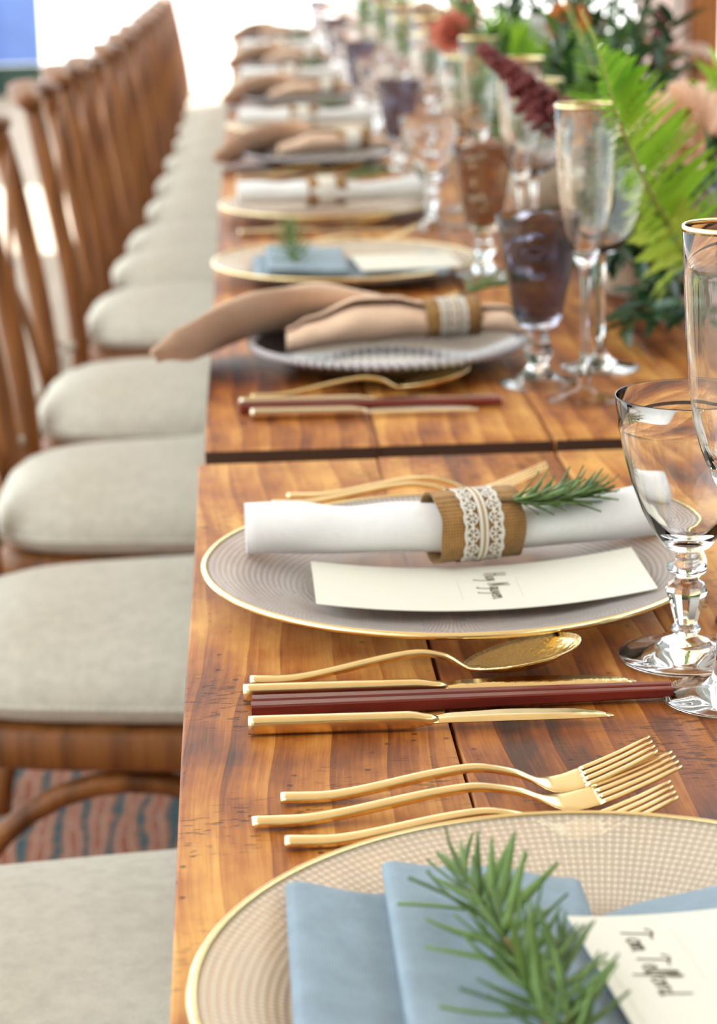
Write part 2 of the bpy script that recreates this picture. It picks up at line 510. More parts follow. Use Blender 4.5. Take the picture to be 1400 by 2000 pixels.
M['burgundy'] = leaf_mat('burgundy_bead', (0.050, 0.006, 0.010), (0.22, 0.035, 0.040), 0.5, 0.1)
M['vase'] = simple('stoneware', (0.30, 0.24, 0.18), 0.6, noise=(30, 0.2))
M['floor'] = grain_wood('pale_floor', (0.30, 0.22, 0.14), (0.44, 0.34, 0.24), 14, 1, 0.55)
M['gravel'] = simple('white_gravel', (0.80, 0.79, 0.76), 0.9, noise=(20, 0.06))
M['canopy'] = simple('white_canopy', (0.80, 0.79, 0.76), 0.8)
M['fill_block'] = simple('fill_block_grey', (0.17, 0.18, 0.17), 0.9, noise=(3, 0.12))  # dark grey for the added light blockers
M['rug'] = rug_mat()
M['blue_panel'] = simple('blue_paint', (0.16, 0.26, 0.62), 0.6, noise=(3, 0.1))
M['dark_panel'] = simple('dark_green_paint', (0.03, 0.06, 0.045), 0.6, noise=(3, 0.1))
M['drape'] = simple('blush_drape', (0.78, 0.66, 0.66), 0.85, noise=(4, 0.05))

# ------------------------------------------------------------------ setting
structure(box_obj('floor', (0, 6, -0.05), (60, 90, 0.1), M['gravel']))
structure(box_obj('floor_boards', (-1.2, 5.9, 0.004), (11.4, 20.6, 0.016), M['floor']))
rug = box_obj('patterned_rug', (-0.15, 1.4, 0.018), (2.5, 6.6, 0.012), M['rug'], bev=0.003)
tag(rug, 'faded red and teal patterned rug on the floor under the table', 'rug')
# unseen canopy added to shade the table, slotted to drop sun on the floor
structure(box_obj('shade_canopy', (0.25, 3.4, 3.45), (3.5, 15.0, 0.08), M['canopy']))
structure(box_obj('shade_canopy', (0.25, 15.9, 3.45), (3.5, 5.6, 0.08), M['canopy']))
post_n = 0
for x, ys in ((-1.46, (-4.0, 9.2)), (1.96, (-4.0, 9.2, 18.4))):
    for y in ys:
        post_n += 1
        structure(box_obj('trim_%d' % post_n, (x, y, 1.71), (0.12, 0.12, 3.40), M['chair'], bev=0.006))
structure(box_obj('fill_block_back', (0, -4.6, 2.4), (16, 0.2, 4.8), M['fill_block']))  # added out of view to cut sky light from behind the camera
structure(box_obj('fill_block_right', (4.6, 1.5, 1.7), (0.2, 13, 3.4), M['fill_block']))  # unseen blocker, added to lower the fill from the right
# blush drape gathered beside the post
bm = bmesh.new()
secs = []
for k in range(9):
    z = 0.016 + 3.38*k/8
    ring = []
    for i in range(64):
        th = 2*PI*i/64
        r = 1.0+0.16*math.sin(11*th+0.4*k)
        ring.append((0.125*r*math.cos(th)*(0.75+0.25*abs(z-1.2)/2.2), 0.09*r*math.sin(th), z))
    secs.append(ring)
add_loft(bm, secs)
dr = mesh_obj('drape', bm, M['drape'], loc=(1.80, 9.27, 0.004))
tag(dr, 'blush pink drape gathered beside the wooden post behind the flowers', 'curtain')
# blue screen in the far left background
scr = thing('folding_screen', 'pale blue screen with a dark skirting far behind the chairs', 'screen', (-1.93, 15.9, 0.0))
for i, (x, a) in enumerate(((-0.65, 0.12), (-0.05, -0.12), (0.40, 0.10))):
    w_ = 0.6 if i < 2 else 0.36
    p = box_obj('panel', (x, 0.02*(-1)**i, 1.26), (w_, 0.03, 2.05), M['blue_panel'], scr, 0.005)
    p.rotation_euler = (0, 0, a)
    q = box_obj('skirting', (x, 0.02*(-1)**i, 0.115), (w_, 0.034, 0.23), M['dark_panel'], scr, 0.004)
    q.rotation_euler = (0, 0, a)

# ------------------------------------------------------------------ tables
TOP = 0.76
PW = 0.1385
def make_table(label, y0, y1, x0, rz=0.0):
    t = thing('farm_table', label, 'table', (x0, y0, 0), rz, 'farm tables set end to end')
    L_ = y1-y0
    for i in range(6):
        bm = bmesh.new()
        jit = random.uniform(-0.004, 0.004)
        wd = PW-0.0012
        add_box(bm, (0, 0, 0), (wd, L_+jit, 0.042), 0)
        bmesh.ops.subdivide_edges(bm, edges=[e for e in bm.edges if abs(e.verts[0].co.y-e.verts[1].co.y) > 0.1], cuts=24, use_grid_fill=True)
        for v in bm.verts:      # hand-planed edges wander a little
            v.co.x += 0.0007*math.sin(v.co.y*9+i*2.1+v.co.z*50)
            if v.co.z > 0: v.co.z += 0.0005*math.sin(v.co.y*6+i)
        es = [e for e in bm.edges if len(e.link_faces) == 2 and e.calc_face_angle() > 1.0]
        bmesh.ops.bevel(bm, geom=es, offset=0.0016, segments=2, affect='EDGES', profile=0.6)
        pk = mesh_obj('plank', bm, M['table'], t, True, loc=(PW*(i+0.5), L_/2, TOP-0.021+random.uniform(-0.0004, 0.0004)))
        pk.data.materials.append(M['end_gap_shade'])
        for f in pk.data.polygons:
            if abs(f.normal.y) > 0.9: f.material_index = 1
    for s in (0.305, 0.455):
        box_obj('apron', (s, L_/2, TOP-0.042-0.045), (0.022, L_-0.24, 0.09), M['table_under'], t, 0.002)
    for yy in (0.12, L_-0.12):
        box_obj('end_apron', (0.38, yy, TOP-0.042-0.045), (0.128, 0.022, 0.09), M['table_under'], t, 0.002)
        for s in (0.305, 0.455):
            box_obj('leg', (s, yy+(0.05 if yy < 0.5 else -0.05), 0.371), (0.075, 0.075, 0.694), M['table_under'], t, 0.004)
    return t
make_table('nearest rustic plank table with the blue and the white napkin settings', -0.30, 1.640, -0.0378)
make_table('second rustic plank table just beyond the dark gap, with the first blush napkin', 1.677, 3.99, -0.0335, -0.0035)
make_table('third rustic plank table in the blurred middle distance', 3.997, 6.2, -0.0235, -0.006)
make_table('farthest rustic plank table at the blurred end of the row', 6.207, 8.45, -0.010, -0.006)

# ------------------------------------------------------------------ chairs
def make_chair(label):
    t = thing('cross_back_chair', label, 'chair', group='cross back chairs along the table')
    W, D = 0.205, 0.20
    # seat: rounded trapezoid board
    def outline(k, z, grow=0.0):
        out = []
        for i in range(40):
            th = 2*PI*i/40
            c, s = math.cos(th), math.sin(th)
            x = math.copysign(abs(c)**0.46, c)*(D+grow)
            wv = W+0.008+grow-0.050*(1-x/(D+grow))*0.5
            out.append((x*k, math.copysign(abs(s)**0.46, s)*wv*k, z))
        return out
    bm = bmesh.new()
    add_loft(bm, [outline(0.96, 0.405), outline(1, 0.412), outline(1, 0.442), outline(0.97, 0.449)])
    mesh_obj('seat', bm, M['chair'], t)
    for s in (-1, 1):
        bm = bmesh.new()
        add_tube(bm, [(0.165, s*0.168, 0.0), (0.163, s*0.166, 0.2), (0.16, s*0.162, 0.41)], [0.013, 0.016, 0.018], 10)
        mesh_obj('front_leg', bm, M['chair'], t)
        bm = bmesh.new()
        pts = smooth_path([(-0.255, s*0.150, 0.0), (-0.215, s*0.155, 0.22), (-0.203, s*0.158, 0.43), (-0.214, s*0.163, 0.60), (-0.245, s*0.165, 0.80), (-0.262, s*0.145, 0.893)], 4)
        add_tube(bm, pts, [(0.0125, 0.0165)]*len(pts), 10)
        mesh_obj('back_post', bm, M['chair'], t)
        # bentwood hoop under the seat, on each side
        bm = bmesh.new()
        pts = []
        for k in range(17):
            a = PI*k/16
            pts.append((0.168*math.cos(a)-0.01, s*0.166, 0.215+0.175*math.sin(a)))
        add_tube(bm, pts, 0.0115, 8)
        mesh_obj('bentwood_brace', bm, M['chair'], t)
        # crossing slat
        bm = bmesh.new()
        pts = smooth_path([(-0.206, s*0.150, 0.47), (-0.222, s*0.08, 0.60), (-0.243, -s*0.02, 0.715), (-0.254, -s*0.145, 0.868)], 5)
        add_tube(bm, [(p[0]-0.005*s, p[1], p[2]) for p in pts], [(0.0055, 0.0125)]*len(pts), 8)
        mesh_obj('cross_slat', bm, M['chair'], t)
    bm = bmesh.new()
    pts = []
    for k in range(19):
        u = -1+2*k/18
        pts.append((-0.262-0.030*(1-u*u), u*0.175, 0.903+0.016*(1-u*u)))
    add_tube(bm, pts, [(0.026*(1-0.25*abs(-1+2*k/18)**3), 0.0125) for k in range(19)], 10, sq=0.7)
    mesh_obj('top_rail', bm, M['chair'], t)
    bm = bmesh.new()
    add_tube(bm, [(0.16, -0.15, 0.25), (0.16, 0.15, 0.25)], 0.009, 8)
    mesh_obj('stretcher', bm, M['chair'], t)
    # cushion: plump, with a seam
    bm = bmesh.new()
    secs = []
    prof = [(0.05, 0.4492), (0.80, 0.4495), (0.93, 0.455), (0.985, 0.465), (1.0, 0.474), (0.990, 0.487), (0.955, 0.500), (0.88, 0.513), (0.76, 0.523), (0.58, 0.531), (0.38, 0.536), (0.18, 0.5385), (0.03, 0.539)]
    for k, z in prof:
        secs.append([(x, y, zz) for x, y, zz in outline(k, z, 0.004)])
    add_loft(bm, secs)
    cu = mesh_obj('cushion', bm, M['linen'], t)
    bm = bmesh.new()
    ring = [(x, y, 0.474) for x, y, _ in outline(1.003, 0.474, 0.004)]
    ring = ring+[ring[0]]
    add_tube(bm, ring, 0.0026, 6, cap=False)
    mesh_obj('piping', bm, M['linen'], cu)
    for s in (-1, 1):
        bm = bmesh.new()
        add_tube(bm, smooth_path([(-0.185, s*0.145, 0.468), (-0.225, s*0.18, 0.462), (-0.235, s*0.172, 0.44), (-0.23, s*0.18, 0.39)], 4), (0.0035, 0.007), 6)
        add_tube(bm, smooth_path([(-0.225, s*0.172, 0.458), (-0.24, s*0.19, 0.475), (-0.225, s*0.195, 0.45), (-0.215, s*0.192, 0.40)], 4), (0.003, 0.007), 6)
        mesh_obj('cushion_tie', bm, M['linen'], t)
    return t

ORD = ['first', 'second', 'third', 'fourth', 'fifth', 'sixth', 'seventh', 'eighth', 'ninth', 'tenth', 'eleventh', 'twelfth', 'thirteenth', 'fourteenth', 'fifteenth']
chair0 = make_chair('cross-back wooden chair with cream linen cushion, nearest the camera beside the blue napkin setting')
cy = [1.310, 2.075, 2.635, 3.19, 3.905, 4.40, 4.885, 5.445, 5.99, 6.525, 7.10, 7.65, 8.2, 8.72, 9.2]
cleft = [(1.2, -0.315), (2.6, -0.308), (3.1, -0.303), (3.83, -0.280), (4.3, -0.264), (4.75, -0.256), (5.34, -0.234), (5.92, -0.226), (6.43, -0.219), (7.1, -0.205), (9.3, -0.19)]
for i, y in enumerate(cy):
    c = chair0 if i == 0 else copy_tree(chair0)
    xl = lerp_tab(cleft, y)
    c.location = (xl+0.204, y, 0.024 if y < 4.7 else 0.012)
    c.rotation_euler = (0, 0, random.uniform(-0.02, 0.02)-0.012)
    c.scale = (1, 1, 0.945)
    if i == len(cy)-1: c['label'] = 'last cream-cushioned wooden chair of the left row, standing in the sun'
    elif i > 0: c['label'] = '%s cream-cushioned cross-back wooden chair from the camera along the left side' % ORD[i]
for i, y in enumerate([3.5, 4.15, 4.75, 5.4, 6.05, 6.7]):
    c = copy_tree(chair0)
    c.location = (0.70, y, 0.024 if y < 4.7 else 0.012)
    c.rotation_euler = (0, 0, PI+random.uniform(-0.03, 0.03))
    c['label'] = '%s wooden chair from the camera on the far side, behind the flowers' % ORD[i]
    c['group'] = 'chairs on the far side of the table'

# ------------------------------------------------------------------ plates
def make_charger(label, x, y, R=0.1545, mat='charger', group='gold rimmed glass chargers'):
    t = thing('charger_plate', label, 'plate', (x, y, TOP+0.0006), 0, group)
    k = R/0.1545
    prof = [(0, 0.0035), (0.030*k, 0.0035), (0.060*k, 0.0036), (0.088*k, 0.0042), (0.100*k, 0.0062), (0.112*k, 0.0100), (0.130*k, 0.0150), (0.1515*k, 0.0205),
            (0.1535*k, 0.0203), (0.1525*k, 0.0180), (0.131*k, 0.0122), (0.113*k, 0.0070), (0.101*k, 0.0030), (0.092*k, 0.0004), (0.088*k, 0.0), (0.084*k, 0.0006), (0.03*k, 0.0008), (0, 0.0008)]
    lathe_obj('dish', prof, M[mat], t, 96)
    rimp = [(0.1508*k, 0.0207), (0.1530*k, 0.0214), (0.1548*k, 0.0207), (0.1552*k, 0.0192), (0.1540*k, 0.0176), (0.1520*k, 0.0178), (0.1540*k, 0.0196), (0.1515*k, 0.0202)]
    lathe_obj('gold_rim', rimp, M['gold_rim'], t, 96)
    return t

bead_me = None
def make_bead_plate(label, x, y, parts=True):
    global bead_me
    t = thing('beaded_plate', label, 'plate', (x, y, TOP+0.0006), 0, 'grey glass plates with beaded rims')
    prof = [(0, 0.0045), (0.050, 0.0045), (0.075, 0.0052), (0.086, 0.0078), (0.100, 0.0125), (0.122, 0.0215), (0.1265, 0.0235),
            (0.127, 0.0215), (0.122, 0.0185), (0.100, 0.0088), (0.086, 0.0038), (0.079, 0.0004), (0.074, 0), (0.070, 0.0010), (0, 0.0012)]
    lathe_obj('dish', prof, M['bead_plate'], t, 80)
    nb = 92
    if bead_me is None:
        bm = bmesh.new()
        bmesh.ops.create_icosphere(bm, subdivisions=2, radius=0.0042)
        bead_me = bpy.data.meshes.new('bead')
        bm.to_mesh(bead_me); bm.free()
        for p in bead_me.polygons: p.use_smooth = True
        bead_me.materials.append(M['bead'])
    if parts:
        for i in range(nb):
            a = 2*PI*i/nb
            inst('bead', bead_me, t, (0.1262*math.cos(a), 0.1262*math.sin(a), 0.0235))
    else:
        bm = bmesh.new()
        for i in range(nb):
            a = 2*PI*i/nb
            bmesh.ops.create_icosphere(bm, subdivisions=1, radius=0.0042, matrix=Matrix.Translation((0.1262*math.cos(a), 0.1262*math.sin(a), 0.0235)))
        o = mesh_obj('bead_edge', bm, M['bead'], t)
        o['kind'] = 'stuff'
    return t

# ------------------------------------------------------------------ cutlery
def spine_loft(bm, L_, zt, wt, tt, x0=0.0, x1=1.0, n=40, yoff=None, m=12, sq=0.6):
    secs = []
    for i in range(n+1):
        u = x0+(x1-x0)*i/n
        z, wd, th = herm_tab(zt, u), lerp_tab(wt, u), lerp_tab(tt, u)
        yo = lerp_tab(yoff, u) if yoff else 0
        du = 0.01
        sl = (herm_tab(zt, min(u+du, 1))-herm_tab(zt, max(u-du, 0)))/(2*du*L_)
        nx = -sl/math.hypot(1, sl); nz = 1/math.hypot(1, sl)
        ring = []
        for k in range(m):
            a = 2*PI*(k+0.5)/m
            c, s = math.cos(a), math.sin(a)
            c = math.copysign(abs(c)**sq, c); s = math.copysign(abs(s)**sq, s)
            ring.append((u*L_+nx*s*th/2, yo+c*wd/2, z+nz*s*th/2))
        secs.append(ring)
    add_loft(bm, secs)

FORK_Z = [(0, 0.0030), (0.15, 0.0030), (0.50, 0.0135), (0.62, 0.0105), (0.72, 0.0035), (0.80, 0.0060), (0.90, 0.0130), (1.0, 0.0215)]
def make_fork(label, L_=0.205, group='gold dinner forks'):
    t = thing('dinner_fork', label, 'fork', group=group)
    bm = bmesh.new()
    spine_loft(bm, L_, FORK_Z, [(0, 0.0095), (0.3, 0.0070), (0.6, 0.0055), (0.66, 0.0065), (0.74, 0.022), (0.80, 0.0245), (0.815, 0.0245)],
               [(0, 0.0040), (0.3, 0.0042), (0.6, 0.0034), (0.70, 0.0016), (0.815, 0.0015)], 0, 0.815, 44)
    mesh_obj('handle', bm, M['gold'], t)
    for i in range(4):
        y = (i-1.5)*0.0066
        bm = bmesh.new()
        spine_loft(bm, L_, FORK_Z, [(0.80, 0.0042), (0.95, 0.0036), (1.0, 0.0018)], [(0.80, 0.0016), (1.0, 0.0014)], 0.806, 1.0, 12, [(0.80, y), (1.0, y*0.93)], 8)
        mesh_obj('tine', bm, M['gold'], t)
    return t

def make_spoon(label, L_=0.205):
    t = thing('table_spoon', label, 'spoon', group='gold table spoons')
    zt = [(0, 0.0030), (0.15, 0.0032), (0.50, 0.0145), (0.60, 0.0125), (0.70, 0.0045), (1.0, 0.0200)]
    bm = bmesh.new()
    spine_loft(bm, L_, zt, [(0, 0.0095), (0.3, 0.0070), (0.6, 0.0055), (0.68, 0.0068), (0.70, 0.006)], [(0, 0.0040), (0.3, 0.0042), (0.6, 0.0036), (0.70, 0.0020)], 0, 0.715, 40)
    mesh_obj('handle', bm, M['gold'], t)
    bm = bmesh.new()
    n, rings = 36, 8
    def bowl(r, a, low):
        x = 0.033*r*math.cos(a); y = 0.0205*r*math.sin(a)*(1+0.12*math.cos(a))
        z = -0.0085*(1-r*r)**0.9 - (0.0012 if low else 0)
        return Vector((x, y, z))
    tilt = Matrix.Rotation(-0.20, 3, 'Y')
    off = Vector((0.845*L_, 0, 0.0135))
    rows = []
    for low in (0, 1):
        seq = [k/rings for k in range(1, rings+1)]
        if low: seq = seq[::-1]
        for r in seq:
            rows.append([tilt @ bowl(r, 2*PI*k/n, low)+off for k in range(n)])
    add_loft(bm, rows)
    mesh_obj('bowl', bm, M['gold_ham'], t)
    return t

def make_knife(label, L_=0.21, hm='gold', bmt='gold_ham'):
    t = thing('table_knife', label, 'knife', group='gold table knives')
    bm = bmesh.new()
    spine_loft(bm, L_, [(0, 0.0048), (1, 0.0048)], [(0, 0.0092), (0.46, 0.0085), (0.50, 0.0070), (0.52, 0.004)], [(0, 0.0086), (0.44, 0.0082), (0.50, 0.0045), (0.52, 0.002)], 0, 0.52, 26, None, 12, 0.45)
    mesh_obj('handle', bm, M[hm], t)
    bm = bmesh.new()
    top = [(0.505, 0.003), (0.56, 0.0065), (0.72, 0.0085), (0.88, 0.0070), (0.96, 0.0035), (1.0, -0.0015)]
    secs = []
    for i in range(25):
        u = 0.505+0.495*i/24
        y1 = lerp_tab(top, u); y0_ = -0.0032+0.0012*max(0, u-0.9)*10
        y0_ = min(y0_, y1-0.0004)
        z = 0.0036
        tl = 0.10
        secs.append([(u*L_, y0_, z), (u*L_, y1, z+(y1-y0_)*tl), (u*L_, y1, z+(y1-y0_)*tl+0.0012), (u*L_, y0_, z+0.0005)])
    add_loft(bm, secs)
    mesh_obj('blade', bm, M[bmt], t)
    return t

def make_chopstick(label, L_=0.222):
    bm = bmesh.new()
    secs = []
    for i in range(13):
        u = i/12
        r = 0.0041-0.0016*u
        b = r*0.75
        secs.append([(u*L_, y, z) for y, z in ((-r, -b), (-b, -r), (b, -r), (r, -b), (r, b), (b, r), (-b, r), (-r, b))])
    add_loft(bm, secs)
    o = mesh_obj('chopstick', bm, M['rosewood'], None, False)
    return tag(o, label, 'chopstick', 'red wooden chopsticks')

def lay(o, p, q, z=TOP+0.0006):
    o.location = (p[0], p[1], z)
    o.rotation_euler = (0, 0, math.atan2(q[1]-p[1], q[0]-p[0]))
    return o

# ------------------------------------------------------------------ glasses
def make_goblet(label, x, y, kind='clear', rz=0.0):
    t = thing('water_goblet', label, 'glass', (x, y, TOP+0.0006), rz, 'water goblets')
    g = M['glass']
    if kind == 'clear':
        lathe_obj('foot', [(0, 0.0), (0.035, 0.0), (0.0372, 0.0010), (0.0370, 0.0024), (0.030, 0.0038), (0.021, 0.0056), (0.0150, 0.0082), (0.0138, 0.0092), (0.0128, 0.0104), (0.0070, 0.0128), (0.0062, 0.0140), (0, 0.0140)], g, t, 56)
        st = bmesh.new()
        add_lathe(st, [(0, 0.01395), (0.0062, 0.01395), (0.0062, 0.0146), (0.0080, 0.0158), (0.0083, 0.0172), (0.0078, 0.0184), (0.0060, 0.0198), (0, 0.0198)], 36)
        mesh_obj('bead_ring', st, g, t)
        lathe_obj('faceted_stem', [(0, 0.0197), (0.0060, 0.0197), (0.0066, 0.0215), (0.0108, 0.0365), (0.0118, 0.0392), (0.0105, 0.0425), (0.0068, 0.0450), (0.0060, 0.0470), (0, 0.0470)], g, t, 10, None, False)
        lathe_obj('collar', [(0, 0.0469), (0.0060, 0.0469), (0.0066, 0.0482), (0.0104, 0.0498), (0.0113, 0.0520), (0.0106, 0.0540), (0.0068, 0.0556), (0.0062, 0.0600), (0.0075, 0.0625), (0, 0.0625)], g, t, 40)
        outer = [(0, 0.0624), (0.0085, 0.0624), (0.0130, 0.0650), (0.0195, 0.0740), (0.0255, 0.0860), (0.0310, 0.1010), (0.0352, 0.1160), (0.0385, 0.1320), (0.0405, 0.1492)]
        inner = [(0.0402, 0.1498), (0.0399, 0.1492), (0.0378, 0.1320), (0.0344, 0.1160), (0.0296, 0.1010), (0.0238, 0.0870), (0.0172, 0.0765), (0.0100, 0.0700), (0, 0.0685)]
        lathe_obj('bowl', outer+inner, g, t, 64)
    else:
        gs = M[kind]
        lathe_obj('foot', [(0, 0), (0.033, 0), (0.0352, 0.0010), (0.0350, 0.0024), (0.026, 0.0045), (0.0150, 0.0090), (0.0110, 0.0130), (0.0085, 0.0170), (0, 0.0170)], g, t, 48)
        lathe_obj('knop', [(0, 0.0169), (0.0085, 0.0169), (0.0080, 0.0200), (0.0128, 0.0255), (0.0134, 0.0290), (0.0125, 0.0320), (0.0085, 0.0365), (0.0105, 0.0390), (0.0105, 0.0410), (0.0085, 0.0430), (0.0105, 0.0500), (0, 0.0500)], g, t, 40)
        outer = [(0, 0.0499), (0.0110, 0.0499), (0.0170, 0.0530), (0.0208, 0.0590), (0.0232, 0.0700), (0.0280, 0.0950), (0.0330, 0.1230), (0.0372, 0.1492)]
        inner = [(0.0369, 0.1498), (0.0366, 0.1492), (0.0323, 0.1230), (0.0268, 0.0950), (0.0220, 0.0710), (0.0190, 0.0620), (0.0140, 0.0580), (0, 0.0570)]
        lathe_obj('bowl', outer+inner, gs, t, 56)
    return t

def make_flute(label, x, y):
    t = thing('champagne_flute', label, 'glass', (x, y, TOP+0.0006), 0, 'gold rimmed champagne flutes')
    g = M['glass']
    lathe_obj('foot', [(0, 0), (0.0305, 0), (0.0325, 0.0009), (0.0323, 0.0020), (0.022, 0.0036), (0.011, 0.0072), (0.0062, 0.0130), (0.0048, 0.0220), (0, 0.0220)], g, t, 48)
    lathe_obj('stem', [(0, 0.0219), (0.0048, 0.0219), (0.0040, 0.045), (0.0036, 0.080), (0.0042, 0.105), (0.0058, 0.1150), (0, 0.1150)], g, t, 24)
    outer = [(0, 0.1149), (0.0062, 0.1149), (0.0100, 0.1230), (0.0145, 0.1345), (0.0188, 0.1490), (0.0215, 0.1680), (0.0236, 0.1950), (0.0252, 0.2250), (0.0262, 0.2494)]
    inner = [(0.0258, 0.2500), (0.0255, 0.2494), (0.0245, 0.2250), (0.0229, 0.1950), (0.0208, 0.1680), (0.0180, 0.1500), (0.0136, 0.1365), (0.0083, 0.1265), (0, 0.1225)]
    def rib(th, z):
        return 0.008*math.cos(12*th)*max(0.0, min(1.0, (0.235-z)/0.06))*(1 if z > 0.118 else 0)
    lathe_obj('bowl', outer+inner, g, t, 72, rib)
    lathe_obj('gold_rim', [(0.0264, 0.2475), (0.02665, 0.2490), (0.0263, 0.2505), (0.0256, 0.2507), (0.0249, 0.2503), (0.0248, 0.2485), (0.0253, 0.2480), (0.0255, 0.2494), (0.0261, 0.2494)], M['gold_rim'], t, 56)
    return t

def make_wine(label, x, y):
    t = thing('wine_glass', label, 'glass', (x, y, TOP+0.0006), 0, 'gold rimmed wine glasses')
    g = M['glass']
    lathe_obj('foot', [(0, 0), (0.0340, 0), (0.0360, 0.0009), (0.0358, 0.0021), (0.024, 0.0038), (0.012, 0.0075), (0.0065, 0.0130), (0.0045, 0.0220), (0, 0.0220)], g, t, 48)
    lathe_obj('stem', [(0, 0.0219), (0.0045, 0.0219), (0.0038, 0.045), (0.0036, 0.075), (0.0043, 0.095), (0.0062, 0.1040), (0, 0.1040)], g, t, 24)
    outer = [(0, 0.1039), (0.0068, 0.1039), (0.0180, 0.1100), (0.0285, 0.1220), (0.0350, 0.1400), (0.0378, 0.1600), (0.0376, 0.1850), (0.0362, 0.2150)]
    inner = [(0.0358, 0.2156), (0.0352, 0.2150), (0.0366, 0.1850), (0.0367, 0.1600), (0.0338, 0.1410), (0.0272, 0.1240), (0.0165, 0.1130), (0, 0.1090)]
    lathe_obj('bowl', outer+inner, g, t, 56)
    lathe_obj('gold_rim', [(0.0364, 0.2133), (0.03665, 0.2146), (0.0363, 0.2160), (0.0357, 0.2162), (0.0349, 0.2158), (0.0349, 0.2142), (0.0353, 0.2138), (0.0355, 0.2150), (0.0361, 0.2150)], M['gold_rim'], t, 56)
    return t

# ------------------------------------------------------------------ rosemary
def needle_mesh(name, mat, L_=1.0, w_=0.075, curl=0.12):
    bm = bmesh.new()
    secs = []
    for i in range(6):
        u = i/5
        ww = w_*(0.55+0.45*math.sin(PI*min(1, u*1.15+0.1)))*(1 if u < 0.85 else 0.5)
        z = curl*u*u
        secs.append([(-ww/2, u*L_, z), (0, u*L_, z-0.02), (ww/2, u*L_, z), (0, u*L_, z+0.022)])
    add_loft(bm, secs)
    me = bpy.data.meshes.new(name)
    bmesh.ops.recalc_face_normals(bm, faces=bm.faces[:])
    bm.to_mesh(me); bm.free()
    me.materials.append(mat)
    for p in me.polygons: p.use_smooth = True
    return me
NEEDLES_BIG = [needle_mesh('broad_needle_shape', M['rosemary'], 1.0, 0.135, c) for c in (0.14, -0.08, 0.28)]
NEEDLES = [needle_mesh('needle_shape', M['rosemary'], 1.0, 0.085, c) for c in (0.10, -0.06, 0.22)]

def orient(d, roll=0.0, pos=(0, 0, 0), s=(1, 1, 1)):
    """matrix whose +Y points along d"""
    d = Vector(d).normalized()
    upv = Vector((0, 0, 1)) if abs(d.z) < 0.95 else Vector((1, 0, 0))
    x = d.cross(upv).normalized()
    z = x.cross(d)
    R = Matrix((x, d, z)).transposed()
    R = R @ Matrix.Rotation(roll, 3, 'Y')
    return Matrix.Translation(Vector(pos)) @ R.to_4x4() @ Matrix.Diagonal((s[0], s[1], s[2], 1))

def make_sprig(label, path, nl=70, ln=0.024, seed=1, parts=True, spread=0.9, shapes=None, low=-0.6, wild=0.2):
    """rosemary sprig: a woody stem and needles set around it (path in world coordinates)"""
    rnd = random.Random(seed)
    base = Vector(path[0])
    t = thing('rosemary_sprig', label, 'herb sprig', base, 0, 'rosemary sprigs on the napkins')
    pts = [p-base for p in smooth_path(path, 8)]
    bm = bmesh.new()
    add_tube(bm, pts, [0.0017-0.0011*i/(len(pts)-1) for i in range(len(pts))], 6)
    mesh_obj('stem', bm, M['rosestem'], t)
    jb = bmesh.new() if not parts else None
    for k in range(nl):
        u = 0.10+0.90*k/(nl-1)
        i = min(len(pts)-2, int(u*(len(pts)-1)))
        p = pts[i].lerp(pts[i+1], u*(len(pts)-1)-i)
        tg = (pts[i+1]-pts[i]).normalized()
        a = k*2.4+rnd.uniform(-0.4, 0.4)
        side = tg.cross(Vector((0, 0, 1))).normalized()
        upv = side.cross(tg)
        sn = math.sin(a)
        rad = side*math.cos(a)+upv*(sn if sn > 0 else sn*low)*0.8
        al = spread*(1.0-0.55*max(0, u-0.6)/0.4)*rnd.uniform(0.95-wild, 0.95+wild)
        d = (tg*math.cos(al)+rad*math.sin(al)).normalized()
        l = ln*rnd.uniform(0.75, 1.2)*(1-0.35*max(0, u-0.75)/0.25)
        mw = orient(d, rnd.uniform(-0.6, 0.6), p, (l, l, l))
        if parts:
            inst('needle', (shapes or NEEDLES)[k % 3], t, mw=mw)
        else:
            b2 = bmesh.new(); b2.from_mesh(NEEDLES[k % 3]); bmesh.ops.transform(b2, matrix=mw, verts=b2.verts[:])
            tm = bpy.data.meshes.new('tmp'); b2.to_mesh(tm); b2.free(); jb.from_mesh(tm); bpy.data.meshes.remove(tm)
    if not parts:
        o = mesh_obj('needles', jb, M['rosemary'], t)
        o['kind'] = 'stuff'
    return t

# ------------------------------------------------------------------ napkins
def roll_mesh(name, mat, parent, L_, rad, flat=(1.1, 0.93), turns=2.4, seed=0, path=None, th=0.0016, nseg=60, nx=44, fill=0.30):
    """a sheet rolled into a spiral, lofted along x; rad = table of outer radius over 0..1"""
    rnd = random.Random(seed)
    ph = [rnd.uniform(0, 6.28) for _ in range(6)]
    secs = []
    for i in range(nx+1):
        u = i/nx
        R = lerp_tab(rad, u)
        px, py, pz = path(u) if path else (u*L_, 0, 0)
        ring = []
        seq = [(k/nseg, 0) for k in range(nseg+1)]+[(k/nseg, 1) for k in range(nseg, -1, -1)]
        for s, side in seq:
            a = -PI*0.62+2*PI*turns*s
            r = R*(fill+(1-fill)*s)-(th if side else 0)
            wr = 1+0.035*math.sin(3*a+9*u+ph[0])*math.sin(11*u+ph[1])+0.022*math.sin(2*a-17*u+ph[2])
            r *= wr
            ring.append((px, py+r*math.cos(a)*flat[0], pz+R*flat[1]+r*math.sin(a)*flat[1]))
        secs.append(ring)
    bm = bmesh.new()
    add_loft(bm, secs)
    return mesh_obj(name, bm, mat, parent)

def band_point(s, r, ay, az):
    """rounded-oval loop around a rolled napkin"""
    c, q = math.cos(s), math.sin(s)
    return (math.copysign(abs(c)**0.9, c)*(ay+r), math.copysign(abs(q)**0.9, q)*(az+r))

